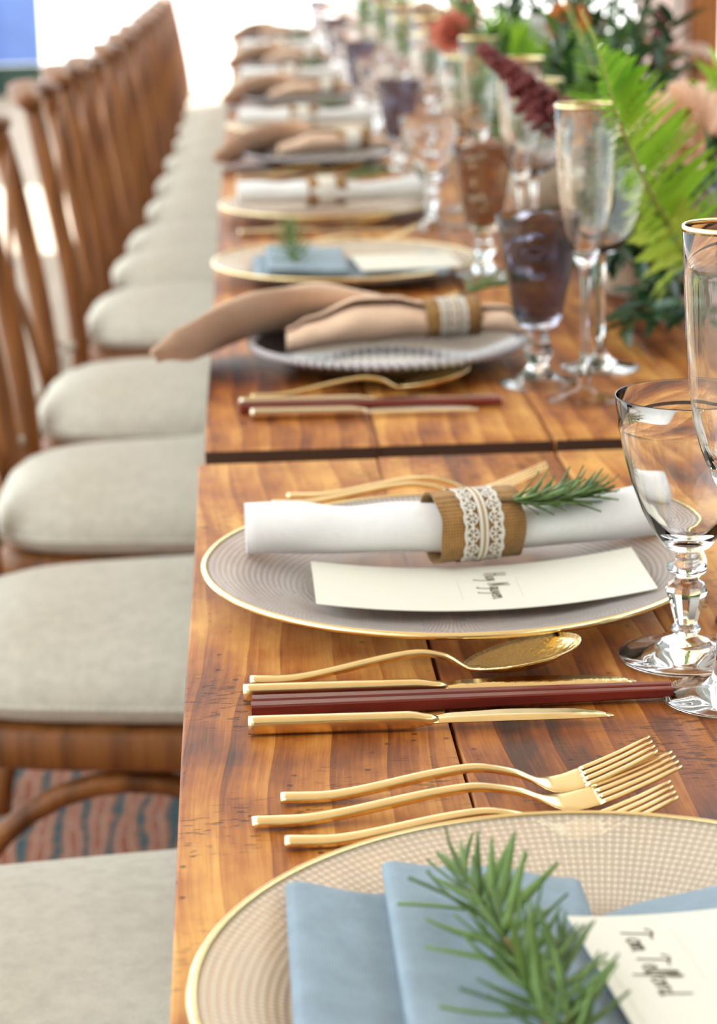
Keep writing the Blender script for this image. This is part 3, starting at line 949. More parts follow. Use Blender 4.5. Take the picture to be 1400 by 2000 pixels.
def lace_keep(s, t):
    p = 0.0092
    lim = 0.0112+0.0012*abs(math.sin(PI*s/p))
    if t > lim: return False
    if t > lim-0.0016: return True
    if t < 0.0022: return True
    ls = (s % p)-p/2
    dx, dy = ls, t-0.0066
    d = math.hypot(dx, dy)
    if d < 0.0008: return True
    if d < 0.0031: return math.cos(6*math.atan2(dy, dx)) > 0.35
    if d < 0.0039: return True
    if abs(dy*0.75+abs(dx)-0.0044) < 0.0007: return True
    return False

def make_ring(label, loc, rz, ay=0.0215, az=0.0190, width=0.054, lace=True):
    t = thing('napkin_ring', label, 'napkin ring', loc, rz, 'burlap and lace napkin rings')
    def band(name, mat, x0, x1, r0_, r1_, par, nx=6):
        bm = bmesh.new()
        rows = []
        prof = [(x0+(x1-x0)*i/nx, r1_) for i in range(nx+1)]+[(x1-(x1-x0)*i/nx, r0_) for i in range(nx+1)]
        n = 72
        for k in range(n):
            s = 2*PI*k/n
            rows.append([(x+0.0006*math.sin(5*s+x*900), *band_point(s, r, ay, az)) for x, r in prof])
        for a, b in zip(rows, rows[1:]+rows[:1]):
            pass
        vs = [[bm.verts.new(p) for p in row] for row in rows]
        m_ = len(prof)
        for k in range(n):
            a, b = vs[k], vs[(k+1) % n]
            for i in range(m_):
                j = (i+1) % m_
                bm.faces.new((a[i], a[j], b[j], b[i]))
        return mesh_obj(name, bm, mat, par)
    bb = band('burlap_band', M['burlap'], -width/2, width/2, 0.0, 0.0014, t)
    if lace:
        per = 2*PI*(ay+az)/2
        ns, ntt = 230, 24
        for sgn in (-1, 1):
            bm = bmesh.new()
            cache = {}
            def vert(i, j, lift):
                key = (i % ns, j, lift)
                if key not in cache:
                    s = 2*PI*(i % ns)/ns
                    tt = 0.0007+0.0124*j/ntt
                    y, z = band_point(s, 0.0017+lift*0.0005, ay, az)
                    cache[key] = bm.verts.new((sgn*tt, y, z))
                return cache[key]
            for i in range(ns):
                for j in range(ntt):
                    if lace_keep(per*(i+0.5)/ns, 0.0124*(j+0.5)/ntt):
                        for lift in (0, 1):
                            bm.faces.new([vert(i, j, lift), vert(i+1, j, lift), vert(i+1, j+1, lift), vert(i, j+1, lift)])
            mesh_obj('lace_trim', bm, M['lace'], t, True)
        bm = bmesh.new()
        add_tube(bm, [(0, *band_point(2*PI*k/48, 0.0021, ay, az)) for k in range(49)], 0.0007, 6, cap=False)
        mesh_obj('cord', bm, M['cord'], t)
    else:
        band('lace_trim', M['lace'], -0.0125, 0.0125, 0.0012, 0.0022, t)
    return t

def make_white_napkin(label, loc, rz):
    t = thing('rolled_napkin', label, 'napkin', loc, rz, 'white rolled napkins')
    rad = [(0, 0.0212), (0.10, 0.0208), (0.24, 0.0186), (0.36, 0.0204), (0.48, 0.0200), (0.60, 0.0196), (0.68, 0.0180), (0.80, 0.0190), (1, 0.0215)]
    def path(u): return (u*0.264-0.132, 0.006*math.cos(u*2*PI*0.9+0.6), 0.0012*math.sin(u*7))
    cl = roll_mesh('cloth', M['white_cloth'], t, 0.264, rad, (1.10, 0.94), 2.4, 3, path)
    bm = bmesh.new()          # stitched hem line near the open end
    pts = []
    for k in range(30):
        a = -PI*0.35-PI*1.05*k/29
        pts.append((-0.132+0.036, path(0.136)[1]-0.0191*math.cos(a+PI)*1.10*-1, 0.0187*0.94+0.0191*math.sin(a+PI)*0.94))
    bm.free()
    return t

def make_pink_napkin(label, loc, rz=0.0):
    t = thing('draped_napkin', label, 'napkin', loc, rz, 'blush draped napkins')
    # front roll
    rad = [(0, 0.0150), (0.10, 0.0205), (0.30, 0.0290), (0.45, 0.0275), (0.58, 0.0235), (0.66, 0.0175), (0.80, 0.0175), (0.92, 0.0185), (1, 0.010)]
    pz = [(0, -0.004), (0.3, -0.002), (0.6, 0.000), (0.8, 0.004), (1, 0.002)]
    def path(u): return (0.040+u*0.222, -0.030+0.022*u+0.012*math.sin(u*3.2), lerp_tab(pz, u))
    roll_mesh('front_roll', M['pink_cloth'], t, 0.222, rad, (1.25, 0.80), 1.6, 5, path, 0.002, 56, 40, 0.45)
    # back fold sweeping out over the table edge
    pts = smooth_path([(-0.083, -0.042, 0.004), (-0.050, -0.012, 0.010), (0.000, 0.022, 0.021), (0.060, 0.040, 0.030), (0.115, 0.044, 0.026), (0.170, 0.040, 0.012)], 7)
    n = len(pts)
    ra = [(0, 0.003), (0.10, 0.024), (0.28, 0.050), (0.5, 0.057), (0.75, 0.046), (1, 0.016)]
    rb = [(0, 0.0015), (0.12, 0.004), (0.4, 0.008), (0.7, 0.012), (1, 0.008)]
    bm = bmesh.new()
    secs = []
    for i, (p, tg, a, b) in enumerate(frames(pts)):
        u = i/(n-1)
        A, B = lerp_tab(ra, u), lerp_tab(rb, u)
        roll = 0.50*(1-u)+0.36
        a2 = a*math.cos(roll)-b*math.sin(roll); b2 = a*math.sin(roll)+b*math.cos(roll)
        ring = []
        for k in range(28):
            th = 2*PI*k/28
            c, s = math.cos(th), math.sin(th)
            dish = -0.22*A*(1-c*c)*(1-u)
            q = p+a2*(A*c)-b2*(B*s+dish)
            q.z += 0.0012*math.sin(20*u+3*th)
            ring.append(q)
        secs.append(ring)
    add_loft(bm, secs)
    mesh_obj('back_fold', bm, M['pink_cloth'], t)
    return t

def slab(name, mat, parent, x0, x1, y0, y1, zb, th, n=28, m=44, seed=0, sq=0.22):
    """soft folded cloth slab; y0, y1, zb (underside) and th are tables over u"""
    rnd = random.Random(seed)
    p1, p2 = rnd.uniform(0, 6), rnd.uniform(0, 6)
    secs = []
    for i in range(n+1):
        u = i/n
        e = min(1.0, min(u, 1-u)*n*0.9+0.25)
        e = math.sin(min(1, e)*PI/2)
        ya, yb, z, h = lerp_tab(y0, u), lerp_tab(y1, u), lerp_tab(zb, u), lerp_tab(th, u)
        cyy, hw = (ya+yb)/2, (yb-ya)/2
        ring = []
        for k in range(m):
            a = 2*PI*(k+0.5)/m
            c, s = math.cos(a), math.sin(a)
            yy = math.copysign(abs(c)**sq, c)*(hw-0.0015*(1-e))
            zz = math.copysign(abs(s)**sq, s)*h/2*e
            w_ = 0.0010*math.sin(yy*38+p1+u*4)*math.sin(u*7+p2)
            ring.append((x0+(x1-x0)*u, cyy+yy, z+h/2+zz+w_))
        secs.append(ring)
    bm = bmesh.new()
    add_loft(bm, secs)
    return mesh_obj(name, bm, mat, parent)

def K(*v):
    n = len(v)
    return [(i/max(1, n-1), a) for i, a in enumerate(v)]

# ------------------------------------------------------------------ place cards
LET = {
 'T': (1.35, [[(.75, 2.35), (.62, 1.2), (.45, -.1)], [(-.15, 1.85), (.1, 2.2), (.5, 2.3), (.9, 2.1), (1.3, 1.95), (1.55, 2.1)]]),
 'o': (.95, [[(.5, .95), (.2, .8), (.08, .4), (.3, .03), (.62, .1), (.78, .5), (.6, .9), (.42, .92), (.98, .75)]]),
 'm': (1.15, [[(.0, .9), (.1, 0)], [(.05, .6), (.3, .95), (.42, .6), (.42, 0)], [(.42, .6), (.7, .95), (.85, .6), (.85, .05), (1.1, .1)]]),
 'e': (.82, [[(.08, .45), (.6, .55), (.58, .85), (.32, .95), (.1, .5), (.25, .06), (.6, .03), (.88, .3)]]),
 'l': (.58, [[(.05, .2), (.5, 1.6), (.48, 2.3), (.26, 2.0), (.2, .6), (.3, -.1), (.62, .2)]]),
 'f': (.66, [[(.05, .3), (.56, 1.7), (.52, 2.4), (.3, 2.0), (.2, 0), (.1, -1.1)], [(-.05, .8), (.66, .92)]]),
 'r': (.72, [[(.1, .95), (.2, 0)], [(.15, .5), (.4, .95), (.75, .85)]]),
 'd': (1.0, [[(.6, .85), (.2, .8), (.1, .3), (.35, 0), (.66, .4)], [(.8, 2.3), (.68, .4), (.72, -.02), (1.0, .15)]]),
 'H': (1.25, [[(.2, 2.4), (.1, -.05)], [(.95, 2.4), (.82, -.15)], [(.1, 1.15), (.9, 1.25)]]),
 'u': (.95, [[(.1, .95), (.08, .3), (.3, 0), (.6, .2), (.72, .95)], [(.72, .95), (.7, .1), (.92, .1)]]),
 'y': (.88, [[(.1, .95), (.2, .3), (.45, .2), (.66, .95)], [(.66, .95), (.5, -.3), (.2, -1.35), (.0, -1.25)]]),
 'N': (1.3, [[(.12, -.05), (.25, 2.3)], [(.25, 2.3), (.8, 0)], [(.8, 0), (1.0, 2.4)]]),
 'g': (.92, [[(.66, .85), (.25, .9), (.1, .4), (.35, .08), (.66, .6)], [(.72, .95), (.6, -.4), (.3, -1.35), (.05, -1.15)]]),
 'n': (.95, [[(.1, .95), (.12, 0)], [(.1, .5), (.4, .95), (.66, .7), (.72, 0), (.95, .1)]]),
 ' ': (.7, []),
}
def write(text, to_world, xh, width, mat, parent, name='lettering'):
    bm = bmesh.new()
    u = 0.0
    for ch in text:
        adv, strokes = LET[ch]
        for st in strokes:
            pts = smooth_path([(u+a, b, 0) for a, b in st], 5)
            L_, R_ = [], []
            for i, p in enumerate(pts):
                d = (pts[min(i+1, len(pts)-1)]-pts[max(i-1, 0)])
                d.normalize()
                n_ = Vector((-d.y, d.x, 0))
                wd = width/xh*(0.55+0.55*abs(d.y))
                L_.append(bm.verts.new(to_world((p+n_*wd/2).x*xh, (p+n_*wd/2).y*xh)))
                R_.append(bm.verts.new(to_world((p-n_*wd/2).x*xh, (p-n_*wd/2).y*xh)))
            for i in range(len(pts)-1):
                bm.faces.new((L_[i], L_[i+1], R_[i+1], R_[i]))
        u += adv
    return mesh_obj(name, bm, mat, parent, False)

def make_card(label, loc, rz, sx, sy, zf, text=None, org=None, xh=0.0042, lines=()):
    """stiff card sx by sy, curved by zf(x); text runs toward -y"""
    t = thing('place_card', label, 'place card', loc, rz, 'cream place cards')
    bm = bmesh.new()
    n = 30
    secs = []
    for i in range(n+1):
        x = sx*i/n
        z = zf(x)
        secs.append([(x, 0, z), (x, sy/2, z), (x, sy, z), (x, sy, z+0.0005), (x, sy/2, z+0.0005), (x, 0, z+0.0005)])
    add_loft(bm, secs)
    mesh_obj('sheet', bm, M['card'], t, False)
    if text:
        tw = lambda a, b: Vector((org[0]+b, org[1]-a, zf(org[0]+b)+0.00065))
        write(text, tw, xh, 0.0011, M['ink'], t)
    for (lx, ya, yb) in lines:
        bm = bmesh.new()
        vs = [bm.verts.new((lx+dx, y_, zf(lx)+0.0006)) for dx, y_ in ((-0.00012, ya), (0.00012, ya), (0.00012, yb), (-0.00012, yb))]
        bm.faces.new(vs)
        mesh_obj('ruled_line', bm, M['pencil'], t, False)
    return t

# ------------------------------------------------------------------ place settings
# 1: nearest, blue folded napkin
make_charger('gold-rimmed dotted glass charger nearest the camera, under the blue napkin', 0.126, 0.7325)
nb = thing('folded_napkin', 'dusty blue folded napkin on the nearest glass charger', 'napkin', (0, 0, 0), 0, 'dusty blue folded napkins')
slab('lower_fold', M['blue_cloth'], nb, 0.0095, 0.128, K(0.585, 0.585), K(0.8180, 0.8145, 0.806), K(0.7795, 0.7735, 0.7715, 0.7715), K(0.0062, 0.0066), seed=1)
slab('upper_fold', M['blue_cloth'], nb, 0.0490, 0.1285, K(0.58, 0.59), K(0.8215, 0.817, 0.810), K(0.7845, 0.7825, 0.7800), K(0.0070, 0.0072, 0.006), seed=2)
slab('long_fold', M['blue_cloth'], nb, 0.112, 0.300, K(0.60, 0.60), K(0.792, 0.812, 0.822, 0.826), K(0.7665, 0.770, 0.7755, 0.780, 0.782), K(0.0055, 0.0055), seed=3)
def z1(x): return 0.0005+0.0045*((x-0.07)/0.1)**2
make_card('cream place card with brown handwriting beside the nearest rosemary sprig', (0.1275, 0.660, 0.7858), 0.11, 0.2, 0.1020, lambda x: 0.0030*max(0, 1-x/0.05)**2+0.0022+0.05*x*x, 'Tom Telford', (0.0170, 0.0890), 0.0052, ((0.0045, 0.015, 0.07), (0.0370, 0.045, 0.09)))
make_sprig('large rosemary sprig lying on the nearest blue napkin', [(0.0965, 0.640, 0.7955), (0.092, 0.685, 0.801), (0.086, 0.730, 0.804), (0.078, 0.780, 0.803)], 66, 0.031, 11, True, 1.05, NEEDLES_BIG, -0.3, 0.5)
make_sprig('shorter rosemary side shoot beside the large sprig on the near blue napkin', [(0.1010, 0.640, 0.7960), (0.103, 0.680, 0.8010), (0.106, 0.712, 0.8020)], 26, 0.026, 15, True, 0.85, NEEDLES_BIG, -0.5, 0.4)
lay(make_fork('gold fork farthest from the near charger, tines beside the wine glass base', 0.177), (0.0104, 0.9575), (0.1834, 0.960))
lay(make_fork('middle gold fork of the three by the nearest charger', 0.198), (-0.0033, 0.9300), (0.1915, 0.9395))
lay(make_fork('gold fork tucked partly behind the rim of the nearest charger', 0.175), (0.0111, 0.9068), (0.1815, 0.9040))

# 2: white rolled napkin
make_charger('gold-rimmed glass charger under the nearest white rolled napkin', 0.1246, 1.2900, mat='charger_clear')
WN = make_white_napkin('white rolled napkin on the second charger, nearest of the white ones', (0.130, 1.3250, 0.7745), 0.03)
WR = make_ring('burlap and lace napkin ring around the nearest white napkin', (0.1400, 1.3200, 0.7930), 0.21, 0.0235, 0.0205)
make_card('cream place card with brown handwriting in front of the nearest white napkin', (0.0375, 1.2145, 0.7695), 0.0, 0.2005, 0.088, lambda x: 0.0085*((x-0.095)/0.1)**2, 'Huy Nguyen', (0.1060, 0.0725), 0.0055, ((0.088, 0.020, 0.060), (0.124, 0.020, 0.060)))
make_sprig('rosemary sprig tucked into the ring of the nearest white napkin', [(0.1560, 1.3060, 0.8125), (0.176, 1.309, 0.8100), (0.198, 1.316, 0.8090), (0.218, 1.322, 0.8110)], 96, 0.024, 12, True, 0.75, NEEDLES_BIG, 0.35, 0.4)
lay(make_spoon('gold spoon with hammered bowl in front of the second charger', 0.176), (-0.0024, 1.1248), (0.1718, 1.1262))
lay(make_knife('gold knife with patterned blade beside the near pair of chopsticks'), (-0.0061, 1.1000), (0.2047, 1.0975))
c1 = lay(make_chopstick('far stick of the near red chopstick pair'), (-0.0015, 1.0835), (0.219, 1.0860), TOP+0.0047)
c2 = lay(make_chopstick('near stick of the near red chopstick pair'), (-0.0020, 1.0735), (0.219, 1.0785), TOP+0.0047)
lay(make_knife('slim gold knife in front of the near red chopsticks', 0.187, 'gold', 'gold'), (-0.0038, 1.0510), (0.1819, 1.0475))
lay(make_fork('front gold fork behind the charger of the nearest white napkin', 0.190), (0.0164, 1.4980), (0.2024, 1.498))
lay(make_fork('rear gold fork behind the charger of the nearest white napkin', 0.187), (0.0278, 1.5180), (0.212, 1.5100))

# 3: blush draped napkin on a beaded plate
make_bead_plate('grey glass plate with beaded rim under the nearest blush napkin', 0.134, 2.003)
PN = make_pink_napkin('blush pink napkin draped over the table edge, nearest of the blush ones', (0.0, 2.003, 0.7835))
PR = make_ring('burlap and lace napkin ring around the nearest blush napkin', (0.1930, 2.0030, 0.8035), 0.10, 0.0235, 0.0165, 0.052)
make_sprig('rosemary sprig behind the nearest blush napkin', [(0.205, 2.035, 0.8185), (0.235, 2.07, 0.820), (0.27, 2.10, 0.816)], 60, 0.024, 13, True, 0.8)
lay(make_spoon('gold spoon in front of the nearest beaded plate', 0.19), (0.0056, 1.866), (0.185, 1.880))
lay(make_knife('pale gold knife beside the far pair of chopsticks', 0.225, 'steel', 'steel'), (-0.0043, 1.832), (0.2286, 1.826))
lay(make_chopstick('far stick of the second red chopstick pair'), (-0.004, 1.8195), (0.218, 1.8165), TOP+0.0047)
lay(make_chopstick('near stick of the second red chopstick pair'), (-0.004, 1.8085), (0.218, 1.8080), TOP+0.0047)
lay(make_knife('slim pale gold knife nearest the gap between the tables', 0.19, 'steel', 'steel'), (0.0048, 1.7880), (0.1927, 1.7800))
lay(make_fork('gold fork behind the nearest beaded plate'), (0.02, 2.19), (0.215, 2.235))
lay(make_fork('second gold fork behind the nearest beaded plate'), (0.03, 2.215), (0.225, 2.262))

# 4: blue folded napkin in the middle distance
make_charger('gold-rimmed glass charger under the blurred blue napkin', 0.1215, 2.540)
nb2 = thing('folded_napkin', 'blurred dusty blue napkin with rosemary on it, beyond the blush napkin', 'napkin', (0, 0, 0), 0, 'dusty blue folded napkins')
slab('lower_fold', M['blue_cloth'], nb2, 0.014, 0.236, K(2.43, 2.42), K(2.588, 2.57), K(0.7745, 0.769, 0.769, 0.775), K(0.0085, 0.0085), seed=4)
slab('upper_fold', M['blue_cloth'], nb2, 0.030, 0.122, K(2.418, 2.418), K(2.594, 2.58), K(0.7835, 0.7785), K(0.0095, 0.0095), seed=5)
make_card('blurred white place card on the far blue napkin', (0.136, 2.428, 0.7815), 0.06, 0.115, 0.115, lambda x: 0.055*x*x+0.0015)
make_sprig('small upright rosemary tuft on the blurred blue napkin', [(0.062, 2.44, 0.7895), (0.060, 2.48, 0.800), (0.058, 2.52, 0.822)], 60, 0.026, 14, False, 1.1)
lay(make_fork('gold fork behind the charger of the blurred blue napkin'), (0.02, 2.735), (0.215, 2.775))
lay(make_fork('second gold fork behind the charger of the blurred blue napkin'), (0.03, 2.76), (0.225, 2.80))

# farther settings, alternating white and blush
FAR = [(3.08, 'w'), (3.74, 'p'), (4.34, 'w'), (4.98, 'p'), (5.62, 'w'), (6.25, 'p'), (6.95, 'w'), (7.75, 'p')]
wi = pi_ = 1
for k, (y, kd) in enumerate(FAR):
    xo = 0.128+0.004*k
    if kd == 'w':
        wi += 1
        make_charger('gold-rimmed glass charger under the %s white napkin from the camera' % ORD[wi-1], xo, y)
        c = copy_tree(WN); c.location = (xo+0.004, y+0.02, 0.7765); c['label'] = '%s white rolled napkin from the camera, blurred' % ORD[wi-1]
        r = make_ring('napkin ring around the %s white napkin from the camera' % ORD[wi-1], (xo-0.004, y+0.019, 0.7940), 0.12, lace=False)
        make_sprig('rosemary sprig in the ring of the %s white napkin from the camera' % ORD[wi-1], [(xo+0.015, y+0.03, 0.807), (xo+0.05, y+0.04, 0.811), (xo+0.08, y+0.055, 0.812)], 46, 0.024, 20+k, False, 0.8)
        c.rotation_euler = (0, 0, 0.05)
    else:
        pi_ += 1
        make_bead_plate('beaded grey glass plate under the %s blush napkin from the camera' % ORD[pi_-1], xo+0.008, y, False)
        c = copy_tree(PN); c.location = (xo-0.128+0.03, y, 0.7835); c.scale = (0.88, 1, 1); c['label'] = '%s blush pink napkin from the camera, blurred' % ORD[pi_-1]
        r = make_ring('napkin ring around the %s blush napkin from the camera' % ORD[pi_-1], (xo+0.065, y, 0.8035), 0.08, 0.0235, 0.0165, 0.052, lace=False)
    if k < 4:
        nm = ('%s white' % ORD[wi-1]) if kd == 'w' else ('%s blush' % ORD[pi_-1])
        lay(make_spoon('gold spoon in front of the %s napkin setting from the camera' % nm), (0.006, y-0.155), (0.185, y-0.13))
        lay(make_knife('pale gold knife in front of the %s napkin setting from the camera' % nm, 0.21, 'steel', 'steel'), (0.0, y-0.185), (0.2, y-0.187))
        lay(make_fork('gold fork behind the %s napkin setting from the camera' % nm), (0.02, y+0.19), (0.215, y+0.228))

# glasses
make_goblet('clear water goblet with faceted stem by the nearest white napkin', 0.2402, 1.1445, 'clear', 0.2)
make_flute('gold-rimmed champagne flute nearest the camera at the right edge', 0.2468, 1.0760)
make_flute('gold-rimmed champagne flute half hidden behind the nearest flute', 0.3010, 1.195)
make_goblet('dark smoked water goblet right of the nearest blush napkin', 0.2607, 1.8957, 'smoke')
make_flute('tall gold-rimmed champagne flute beside the dark smoked goblet', 0.2905, 1.8200)
make_wine('gold-rimmed wine glass between the smoked goblet and the fern', 0.3260, 1.955)
make_goblet('amber smoked goblet right of the blurred blue napkin', 0.2830, 2.520, 'amber')
make_flute('champagne flute behind the amber smoked goblet', 0.318, 2.46)
make_wine('wine glass behind the amber smoked goblet', 0.352, 2.60)
make_goblet('clear blurred goblet right of the second white napkin', 0.258, 2.925, 'clear')
make_flute('champagne flute beside the second white napkin', 0.325, 2.93)
make_wine('wine glass beside the second white napkin', 0.330, 3.11)
for k, (y, kd) in enumerate(FAR[1:]):
    nm = ORD[k+4]
    make_goblet('%s blurred goblet from the camera along the row of glasses' % ORD[k+5], 0.268+0.004*k, y-0.12, 'smoke' if k % 2 == 0 else 'clear')
    make_flute('%s blurred champagne flute from the camera along the row' % ORD[k+5], 0.315+0.004*k, y-0.17)
    if k < 5: make_wine('%s blurred wine glass from the camera along the row' % ORD[k+3], 0.335+0.004*k, y-0.02)

# ------------------------------------------------------------------ flowers
def mk_mesh(name, build, mat, smooth=True):
    bm = bmesh.new()
    build(bm)
    bmesh.ops.recalc_face_normals(bm, faces=bm.faces[:])
    me = bpy.data.meshes.new(name)
    bm.to_mesh(me); bm.free()
    me.materials.append(mat)
    if smooth:
        for p in me.polygons: p.use_smooth = True
    return me

def leaf_build(wid, fold=0.12, curl=0.1, tip=1.6, lobes=0, n=10):
    """unit leaf along +y"""
    def f(bm):
        rows = []
        for i in range(n+1):
            u = i/n
            w_ = wid*math.sin(PI*min(1.0, (u**0.75)))**(0.75)*(1-0.25*u) if 0 < u < 1 else 0.006
            if lobes: w_ *= 0.82+0.18*math.cos(2*PI*lobes*u)
            z = -curl*u*u
            rows.append([bm.verts.new((-w_/2, u, z+fold*w_)), bm.verts.new((-w_/4, u, z+fold*w_*0.35)), bm.verts.new((0, u, z)), bm.verts.new((w_/4, u, z+fold*w_*0.35)), bm.verts.new((w_/2, u, z+fold*w_))])
        for a, b in zip(rows[:-1], rows[1:]):
            for k in range(4): bm.faces.new((a[k], a[k+1], b[k+1], b[k]))
    return f
def petal_build(wid, cup=0.25, n=7):
    def f(bm):
        rows = []
        for i in range(n+1):
            u = i/n
            w_ = wid*(0.25+0.75*math.sin(PI*(0.12+0.80*u))) if u < 1 else wid*0.28
            z = cup*u*u-0.08*u
            rows.append([bm.verts.new((x*w_/2, u, z+0.35*w_*x*x*(1-0.5*u))) for x in (-1, -0.5, 0, 0.5, 1)])
        for a, b in zip(rows[:-1], rows[1:]):
            for k in range(4): bm.faces.new((a[k], a[k+1], b[k+1], b[k]))
    return f

LEAF = {
 'fern': mk_mesh('fern_pinna', leaf_build(0.34, 0.10, 0.10, lobes=7, n=28), M['fern']),
 'fern_lime': mk_mesh('lime_pinna', leaf_build(0.62, 0.16, 0.20, lobes=3, n=20), M['lime']),
 'ruscus': mk_mesh('ruscus_blade', leaf_build(0.34, 0.18, 0.12), M['ruscus']),
 'greens': mk_mesh('green_blade', leaf_build(0.40, 0.15, 0.15), M['greens']),
 'lime': mk_mesh('lime_blade', leaf_build(0.55, 0.2, 0.2), M['lime']),
}
PETAL = {k: [mk_mesh(k+'_shape', petal_build(0.42, c), M[k]) for c in (0.15, 0.45, 0.75)] for k in ('peach', 'cream_pet', 'orange_pet', 'salmon_pet', 'white_pet')}

def stem_of(t, pts, r0_, r1_, mat, name='stem', n=6):
    bm = bmesh.new()
    add_tube(bm, pts, [r0_+(r1_-r0_)*i/(len(pts)-1) for i in range(len(pts))], n)
    return mesh_obj(name, bm, M[mat], t)

def make_vase(label, x, y):
    t = thing('flower_bowl', label, 'vase', (x, y, TOP+0.0006), 0, 'low bowls of flowers')
    prof = [(0, 0), (0.038, 0), (0.042, 0.003), (0.055, 0.022), (0.063, 0.045), (0.062, 0.062), (0.060, 0.066), (0.057, 0.062), (0.058, 0.045), (0.050, 0.024), (0.035, 0.008), (0, 0.007)]
    lathe_obj('body', prof, M['vase_cream'], t, 40)
    bm = bmesh.new()
    add_lathe(bm, [(0, 0.010), (0.034, 0.011), (0.048, 0.026), (0.055, 0.046), (0.050, 0.056), (0, 0.060)], 24)
    mesh_obj('flower_foam', bm, M['stem'], t)
    return t
M['vase_cream'] = simple('cream_stoneware', (0.72, 0.62, 0.48), 0.4, noise=(30, 0.08))

def make_fern(label, path, lmax, npair, key='fern', side=(0.75, 0.35, 0.35), asym=1.0, seed=0, tipw=0.1):
    rnd = random.Random(seed)
    base = Vector(path[0])
    t = thing('fern_frond', label, 'fern', base, 0, 'fern fronds in the centrepieces')
    pts = [p-base for p in smooth_path(path, 8)]
    stem_of(t, pts, 0.0021, 0.0007, 'fernstem', 'rachis')
    sd = Vector(side).normalized()
    for k in range(npair):
        u = 0.20+0.795*(k/(npair-1))
        i = min(len(pts)-2, int(u*(len(pts)-1)))
        p = pts[i].lerp(pts[i+1], u*(len(pts)-1)-i)
        tg = (pts[i+1]-pts[i]).normalized()
        s2 = (sd-tg*sd.dot(tg)).normalized()
        w_ = math.sin(PI*min(1, 0.30+0.60*(u-0.2)/0.8+0.08))
        l = lmax*max(tipw, w_**2.0)*(1-0.85*max(0, (u-0.72)/0.28))
        for sg in (-1, 1):
            q = s2*sg
            d = (q*0.93+tg*(0.36+0.2*u)+Vector((0, 0, rnd.uniform(-0.1, 0.05)))).normalized()
            ll = l*(asym if sg < 0 else 1.0)*rnd.uniform(0.92, 1.06)
            nrm = tg.cross(s2)
            mw = orient_n(d, nrm, p, (ll*0.95, ll, ll), rnd.uniform(-0.25, 0.25))
            inst('leaflet', LEAF[key], t, mw=mw)
    return t

def orient_n(d, nrm, pos, s, roll=0.0):
    d = Vector(d).normalized()
    x = d.cross(Vector(nrm)).normalized()
    z = x.cross(d)
    R = Matrix((x, d, z)).transposed() @ Matrix.Rotation(roll, 3, 'Y')
    return Matrix.Translation(Vector(pos)) @ R.to_4x4() @ Matrix.Diagonal((s[0], s[1], s[2], 1))

def make_branch(label, name, cat, path, key, nl, ln, seed, group, stem='stem', ang=0.9, u0=0.25):
    rnd = random.Random(seed)
    base = Vector(path[0])
    t = thing(name, label, cat, base, 0, group)
    pts = [p-base for p in smooth_path(path, 6)]
    stem_of(t, pts, 0.0019, 0.0009, stem)
    for k in range(nl):
        u = u0+(1-u0)*k/(nl-1)
        i = min(len(pts)-2, int(u*(len(pts)-1)))
        p = pts[i].lerp(pts[i+1], u*(len(pts)-1)-i)
        tg = (pts[i+1]-pts[i]).normalized()
        a = k*2.4+rnd.uniform(-0.5, 0.5)
        sd = tg.cross(Vector((0.3, 0.2, 1))).normalized()
        uv = sd.cross(tg)
        rad = sd*math.cos(a)+uv*math.sin(a)
        al = ang*rnd.uniform(0.7, 1.2)*(0.4 if k == nl-1 else 1)
        d = tg*math.cos(al)+rad*math.sin(al)
        l = ln*rnd.uniform(0.75, 1.15)
        q = Matrix.Translation(p)
        if (base+p+d*l).z < TOP+0.006: d.z = max(d.z, 0.15)
        inst('leaf', LEAF[key], t, mw=orient(d, rnd.uniform(-0.7, 0.7), p, (l, l, l)))
    return t

def make_dahlia(label, name, pos, base, R, key, facing, seed, n=(10, 14, 16, 18), group='round blooms in the centrepieces'):
    rnd = random.Random(seed)
    t = thing(name, label, 'flower', base, 0, group)
    b = Vector(base); c = Vector(pos)-b
    f = Vector(facing).normalized()
    stem_of(t, smooth_path([(0, 0, 0), c*0.55+Vector((0, 0, 0.02)), c-f*0.012], 6), 0.0022, 0.0018, 'stem')
    a0 = f.cross(Vector((0, 0, 1))).normalized(); a1 = f.cross(a0)
    hd = mk_mesh('bloom_core', lambda bm: bmesh.ops.create_icosphere(bm, subdivisions=2, radius=R*0.30), M[key])
    inst('core', hd, t, c)
    for li, m_ in enumerate(n):
        el = (1.25, 0.85, 0.45, 0.08)[li]
        l = R*(0.45, 0.68, 0.88, 1.0)[li]
        for k in range(m_):
            a = 2*PI*(k+0.5*(li % 2))/m_+rnd.uniform(-0.08, 0.08)
            rad = a0*math.cos(a)+a1*math.sin(a)
            e = el+rnd.uniform(-0.12, 0.12)
            d = rad*math.cos(e)+f*math.sin(e)
            inst('petal', PETAL[key][min(2, 3-li if li else 2) % 3], t, mw=orient_n(d, f*math.cos(e)-rad*math.sin(e), c+rad*R*0.06, (l*1.0, l, l), rnd.uniform(-0.2, 0.2)))
    return t

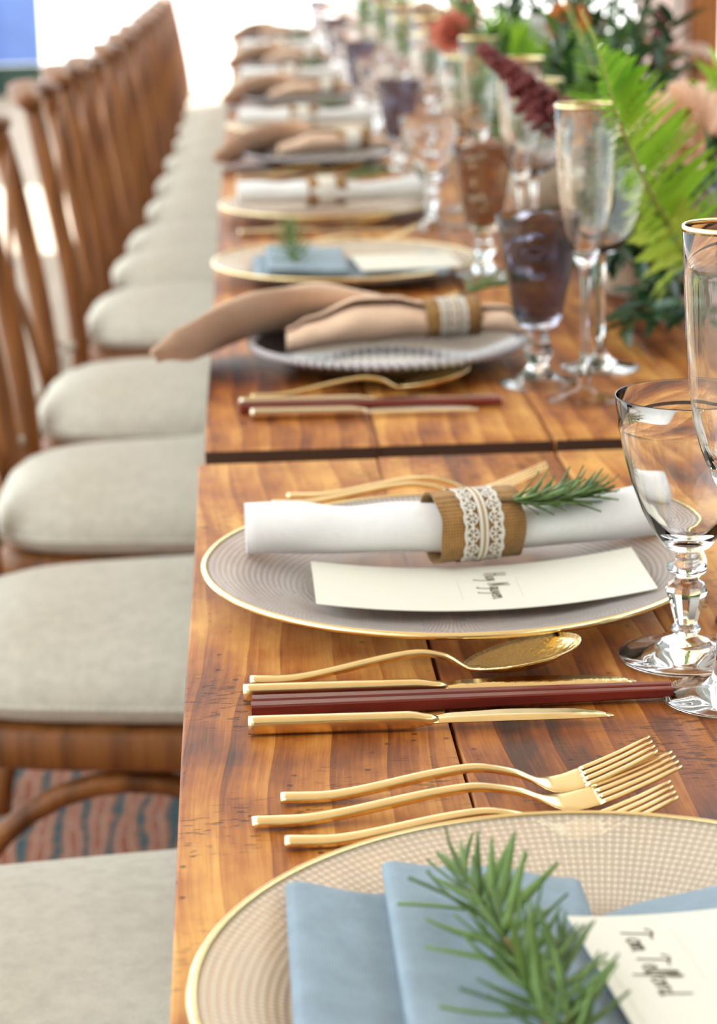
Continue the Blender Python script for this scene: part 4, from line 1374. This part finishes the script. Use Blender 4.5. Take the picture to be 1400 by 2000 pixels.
def make_spike(label, name, path, key, n, size, spread, seed, floret=False, group='flower spikes in the centrepieces'):
    """plume of many tiny buds or a spike of small five-petalled florets"""
    rnd = random.Random(seed)
    base = Vector(path[0])
    t = thing(name, label, 'flower', base, 0, group)
    pts = [p-base for p in smooth_path(path, 8)]
    stem_of(t, pts, 0.0018, 0.0008, 'stem')
    bm = bmesh.new()
    for k in range(n):
        u = 0.42+0.58*(k/n)
        i = min(len(pts)-2, int(u*(len(pts)-1)))
        p = pts[i].lerp(pts[i+1], u*(len(pts)-1)-i)
        w_ = spread*(1.15-u)*1.6*rnd.uniform(0.25, 1)
        v = Vector((rnd.gauss(0, 1), rnd.gauss(0, 1), rnd.gauss(0, 1))).normalized()
        q = p+v*w_
        if not floret:
            bmesh.ops.create_icosphere(bm, subdivisions=1, radius=size*rnd.uniform(0.6, 1.2), matrix=Matrix.Translation(q))
        else:
            X = v.cross(Vector((0, 0, 1))).normalized(); Y_ = v.cross(X)
            for j in range(5):
                a = 2*PI*j/5
                r1 = X*math.cos(a)+Y_*math.sin(a); r2 = X*math.cos(a+1.2)+Y_*math.sin(a+1.2); rm = X*math.cos(a+0.6)+Y_*math.sin(a+0.6)
                vs = [bm.verts.new(q), bm.verts.new(q+r1*size*0.7+v*size*0.2), bm.verts.new(q+rm*size*1.25+v*size*0.35), bm.verts.new(q+r2*size*0.7+v*size*0.2)]
                bm.faces.new(vs)
    o = mesh_obj('florets' if floret else 'buds', bm, M[key], t)
    o['kind'] = 'stuff'
    return t

VA, VB, VC, VD = (0.44, 2.36), (0.44, 3.12), (0.44, 4.25), (0.44, 5.35)
make_vase('low cream bowl holding the nearest ferns and dahlias', *VA)
make_vase('low cream bowl holding the second cluster of flowers, behind the fern', *VB)
make_vase('low cream bowl of the third, blurred cluster of flowers', *VC)
make_vase('low cream bowl of the farthest cluster of flowers', *VD)
ZB = TOP+0.052
def vb(V, dx=0.0, dy=0.0): return (V[0]+dx, V[1]+dy, ZB)

make_fern('large bright green fern frond arching over the glasses', [(0.468, 2.33, 0.815), (0.462, 2.20, 0.824), (0.439, 2.10, 0.839), (0.383, 1.97, 0.902), (0.343, 1.87, 0.953), (0.313, 1.79, 0.9975), (0.2985, 1.773, 1.036), (0.2890, 1.768, 1.065), (0.2780, 1.775, 1.088)], 0.078, 50, 'fern', (0.85, 0.42, 0.42), 0.42, 3)
make_fern('yellow-green young fern frond low beside the nearest flute', [(0.452, 2.32, 0.812), (0.445, 2.16, 0.822), (0.424, 2.04, 0.843), (0.392, 2.00, 0.888), (0.366, 1.99, 0.930), (0.345, 1.985, 0.972)], 0.050, 15, 'fern_lime', (0.8, -0.30, 0.60), 1.1, 4)
make_fern('blurred bright green fern frond at the top of the picture', [vb(VB, -0.02), (0.433, 3.08, 0.93), (0.384, 3.05, 0.977), (0.353, 3.0, 1.028), (0.339, 3.0, 1.075)], 0.062, 24, 'fern', (0.8, 0.4, 0.4), 1.0, 5)
make_fern('upright dark fern frond behind the burgundy plume', [vb(VA, 0.01, 0.02), (0.44, 2.55, 0.92), (0.435, 2.72, 1.00), (0.42, 2.85, 1.07)], 0.060, 24, 'fern', (0.9, 0.3, 0.2), 1.0, 6)
make_dahlia('large peach dahlia at the right edge above the fern', 'peach_dahlia', (0.498, 2.42, 0.930), vb(VA, 0.03, 0.02), 0.054, 'peach', (-0.15, -0.85, 0.50), 1)
make_dahlia('cream carnation low at the right edge above the nearest flute', 'cream_carnation', (0.497, 2.25, 0.852), vb(VA, 0.02, -0.03), 0.034, 'cream_pet', (-0.35, -0.75, 0.5), 2)
make_dahlia('small orange bloom at the top among dark leaves', 'orange_bloom', (0.452, 3.0, 1.022), vb(VB, 0.01, -0.03), 0.030, 'orange_pet', (-0.1, -0.8, 0.5), 3)
make_dahlia('salmon red bloom at the top left of the bright fern', 'salmon_bloom', (0.322, 3.25, 0.998), vb(VB, -0.04, 0.02), 0.034, 'salmon_pet', (-0.1, -0.8, 0.5), 4)
make_dahlia('small white bloom left of the orange one', 'white_bloom', (0.432, 3.15, 1.005), vb(VB, 0.0, 0.0), 0.024, 'white_pet', (-0.1, -0.8, 0.6), 5)
make_dahlia('second cream bloom behind the peach dahlia', 'cream_bloom', (0.448, 2.62, 0.905), vb(VA, 0.01, 0.04), 0.028, 'cream_pet', (-0.2, -0.8, 0.5), 6)
make_dahlia('pale bloom in the blurred third flower cluster', 'pale_bloom', (0.365, 4.2, 0.985), vb(VC, -0.02), 0.034, 'cream_pet', (-0.1, -0.8, 0.5), 7)
make_dahlia('peach bloom in the blurred third flower cluster', 'peach_bloom', (0.44, 4.2, 0.985), vb(VC, 0.02), 0.036, 'peach', (-0.1, -0.8, 0.5), 8)
make_spike('burgundy plume of tiny buds hanging left of the fern', 'amaranth_plume', [vb(VA, -0.02, -0.02), (0.372, 2.29, 0.925), (0.332, 2.25, 0.958), (0.309, 2.25, 0.9785), (0.283, 2.25, 1.0074), (0.2516, 2.25, 1.0336)], 'burgundy', 280, 0.0052, 0.024, 1)
make_spike('dark red plume beside the salmon bloom', 'amaranth_plume', [vb(VB, -0.03, 0.02), (0.38, 3.2, 0.94), (0.352, 3.28, 1.0), (0.343, 3.3, 1.045)], 'burgundy', 150, 0.0065, 0.022, 2)
make_spike('small dark burgundy bud cluster at the upper right', 'amaranth_plume', [vb(VA, 0.04, 0.05), (0.53, 2.7, 0.95), (0.552, 2.85, 1.02), (0.562, 2.9, 1.045)], 'burgundy', 90, 0.0055, 0.016, 3)
make_spike('blue delphinium spike behind the fern at the right edge', 'delphinium_spike', [vb(VA, 0.03, 0.03), (0.50, 2.46, 0.835), (0.515, 2.46, 0.860), (0.508, 2.46, 0.905)], 'blue_pet', 150, 0.0085, 0.042, 4, True)
make_spike('second blue delphinium spike low beside the cream carnation', 'delphinium_spike', [vb(VA, 0.04, 0.0), (0.50, 2.37, 0.83), (0.525, 2.37, 0.845), (0.545, 2.37, 0.87)], 'blue_pet', 110, 0.0085, 0.034, 5, True)
RG = 'leafy stems in the nearest flower bowl'
make_branch('dark glossy ruscus branch trailing left over the wine glass', 'ruscus_branch', 'leafy branch', [vb(VA, -0.02, -0.03), (0.410, 2.22, 0.846), (0.378, 2.14, 0.852), (0.352, 2.09, 0.842)], 'ruscus', 13, 0.040, 1, RG)
make_branch('dark glossy ruscus branch hanging low onto the table', 'ruscus_branch', 'leafy branch', [vb(VA, -0.01, -0.04), (0.430, 2.18, 0.826), (0.400, 2.09, 0.803), (0.366, 2.03, 0.783)], 'ruscus', 15, 0.046, 2, RG)
make_branch('dark ruscus branch low behind the nearest flute', 'ruscus_branch', 'leafy branch', [vb(VA, 0.02, -0.04), (0.460, 2.20, 0.820), (0.445, 2.10, 0.800), (0.430, 2.02, 0.790)], 'ruscus', 15, 0.046, 3, RG)
make_branch('dark ruscus branch rising behind the wine glass', 'ruscus_branch', 'leafy branch', [vb(VA, -0.02, -0.02), (0.412, 2.28, 0.85), (0.385, 2.22, 0.885), (0.358, 2.18, 0.905)], 'ruscus', 13, 0.038, 4, RG)
for i_, (x_, y_, z_, s_) in enumerate(((0.395, 2.13, 0.835, 21), (0.412, 2.06, 0.822, 22), (0.445, 2.08, 0.850, 23), (0.372, 2.18, 0.868, 24), (0.425, 2.16, 0.875, 25), (0.39, 2.04, 0.795, 26))):
    make_branch('%s glossy dark ruscus twig crowding the front of the nearest flower bowl' % ORD[i_], 'ruscus_twig', 'leafy branch', [vb(VA, -0.02+0.008*i_, -0.035), ((x_+0.44)/2, (y_+2.33)/2, z_+0.012), (x_, y_, z_)], 'ruscus', 16, 0.050, s_, RG)
make_branch('lime green leaves at the right edge above the peach dahlia', 'lime_foliage', 'leafy branch', [vb(VA, 0.04, 0.03), (0.525, 2.45, 0.90), (0.535, 2.46, 0.955), (0.540, 2.46, 0.99)], 'lime', 9, 0.034, 5, RG, 'fernstem', 0.9, 0.6)
rnd = random.Random(31)
def cluster(V, n, key, cat_label, grp, spread, zlo, zhi, ln, nl):
    for i in range(n):
        a = 2*PI*i/n+rnd.uniform(-0.3, 0.3)
        r = spread*rnd.uniform(0.45, 1.0)
        tx, ty, tz = V[0]+r*math.cos(a)*0.55, V[1]+r*math.sin(a)*1.25, rnd.uniform(zlo, zhi)
        b = vb(V, 0.03*math.cos(a), 0.03*math.sin(a))
        make_branch(cat_label % ORD[i], 'green_branch', 'leafy branch', [b, (b[0]*0.6+tx*0.4, b[1]*0.6+ty*0.4, ZB+(tz-ZB)*0.55), (tx, ty, tz)], key, nl, ln*rnd.uniform(0.85, 1.15), 100+i+int(V[1]*50), grp)
cluster(VA, 14, 'ruscus', '%s dark leafy stem filling the nearest flower bowl, counted anticlockwise', RG, 0.19, 0.83, 0.93, 0.046, 20)
cluster(VB, 14, 'greens', '%s green leafy stem of the second flower bowl, counted anticlockwise', 'leafy stems in the second flower bowl', 0.26, 0.90, 1.05, 0.044, 18)
cluster((0.475, 2.75), 14, 'ruscus', '%s dark leafy stem between the first two flower bowls', 'dark leafy stems between the bowls', 0.17, 0.96, 1.12, 0.048, 20)
cluster(VC, 12, 'greens', '%s green leafy stem of the third flower bowl, counted anticlockwise', 'leafy stems in the third flower bowl', 0.34, 0.90, 1.05, 0.050, 18)
cluster(VD, 11, 'greens', '%s green leafy stem of the farthest flower bowl, counted anticlockwise', 'leafy stems in the farthest flower bowl', 0.36, 0.90, 1.04, 0.055, 16)
cluster((0.50, 3.38), 14, 'ruscus', '%s tall dark stem rising behind the second flower bowl', 'tall dark stems behind the second bowl', 0.22, 0.98, 1.14, 0.052, 22)
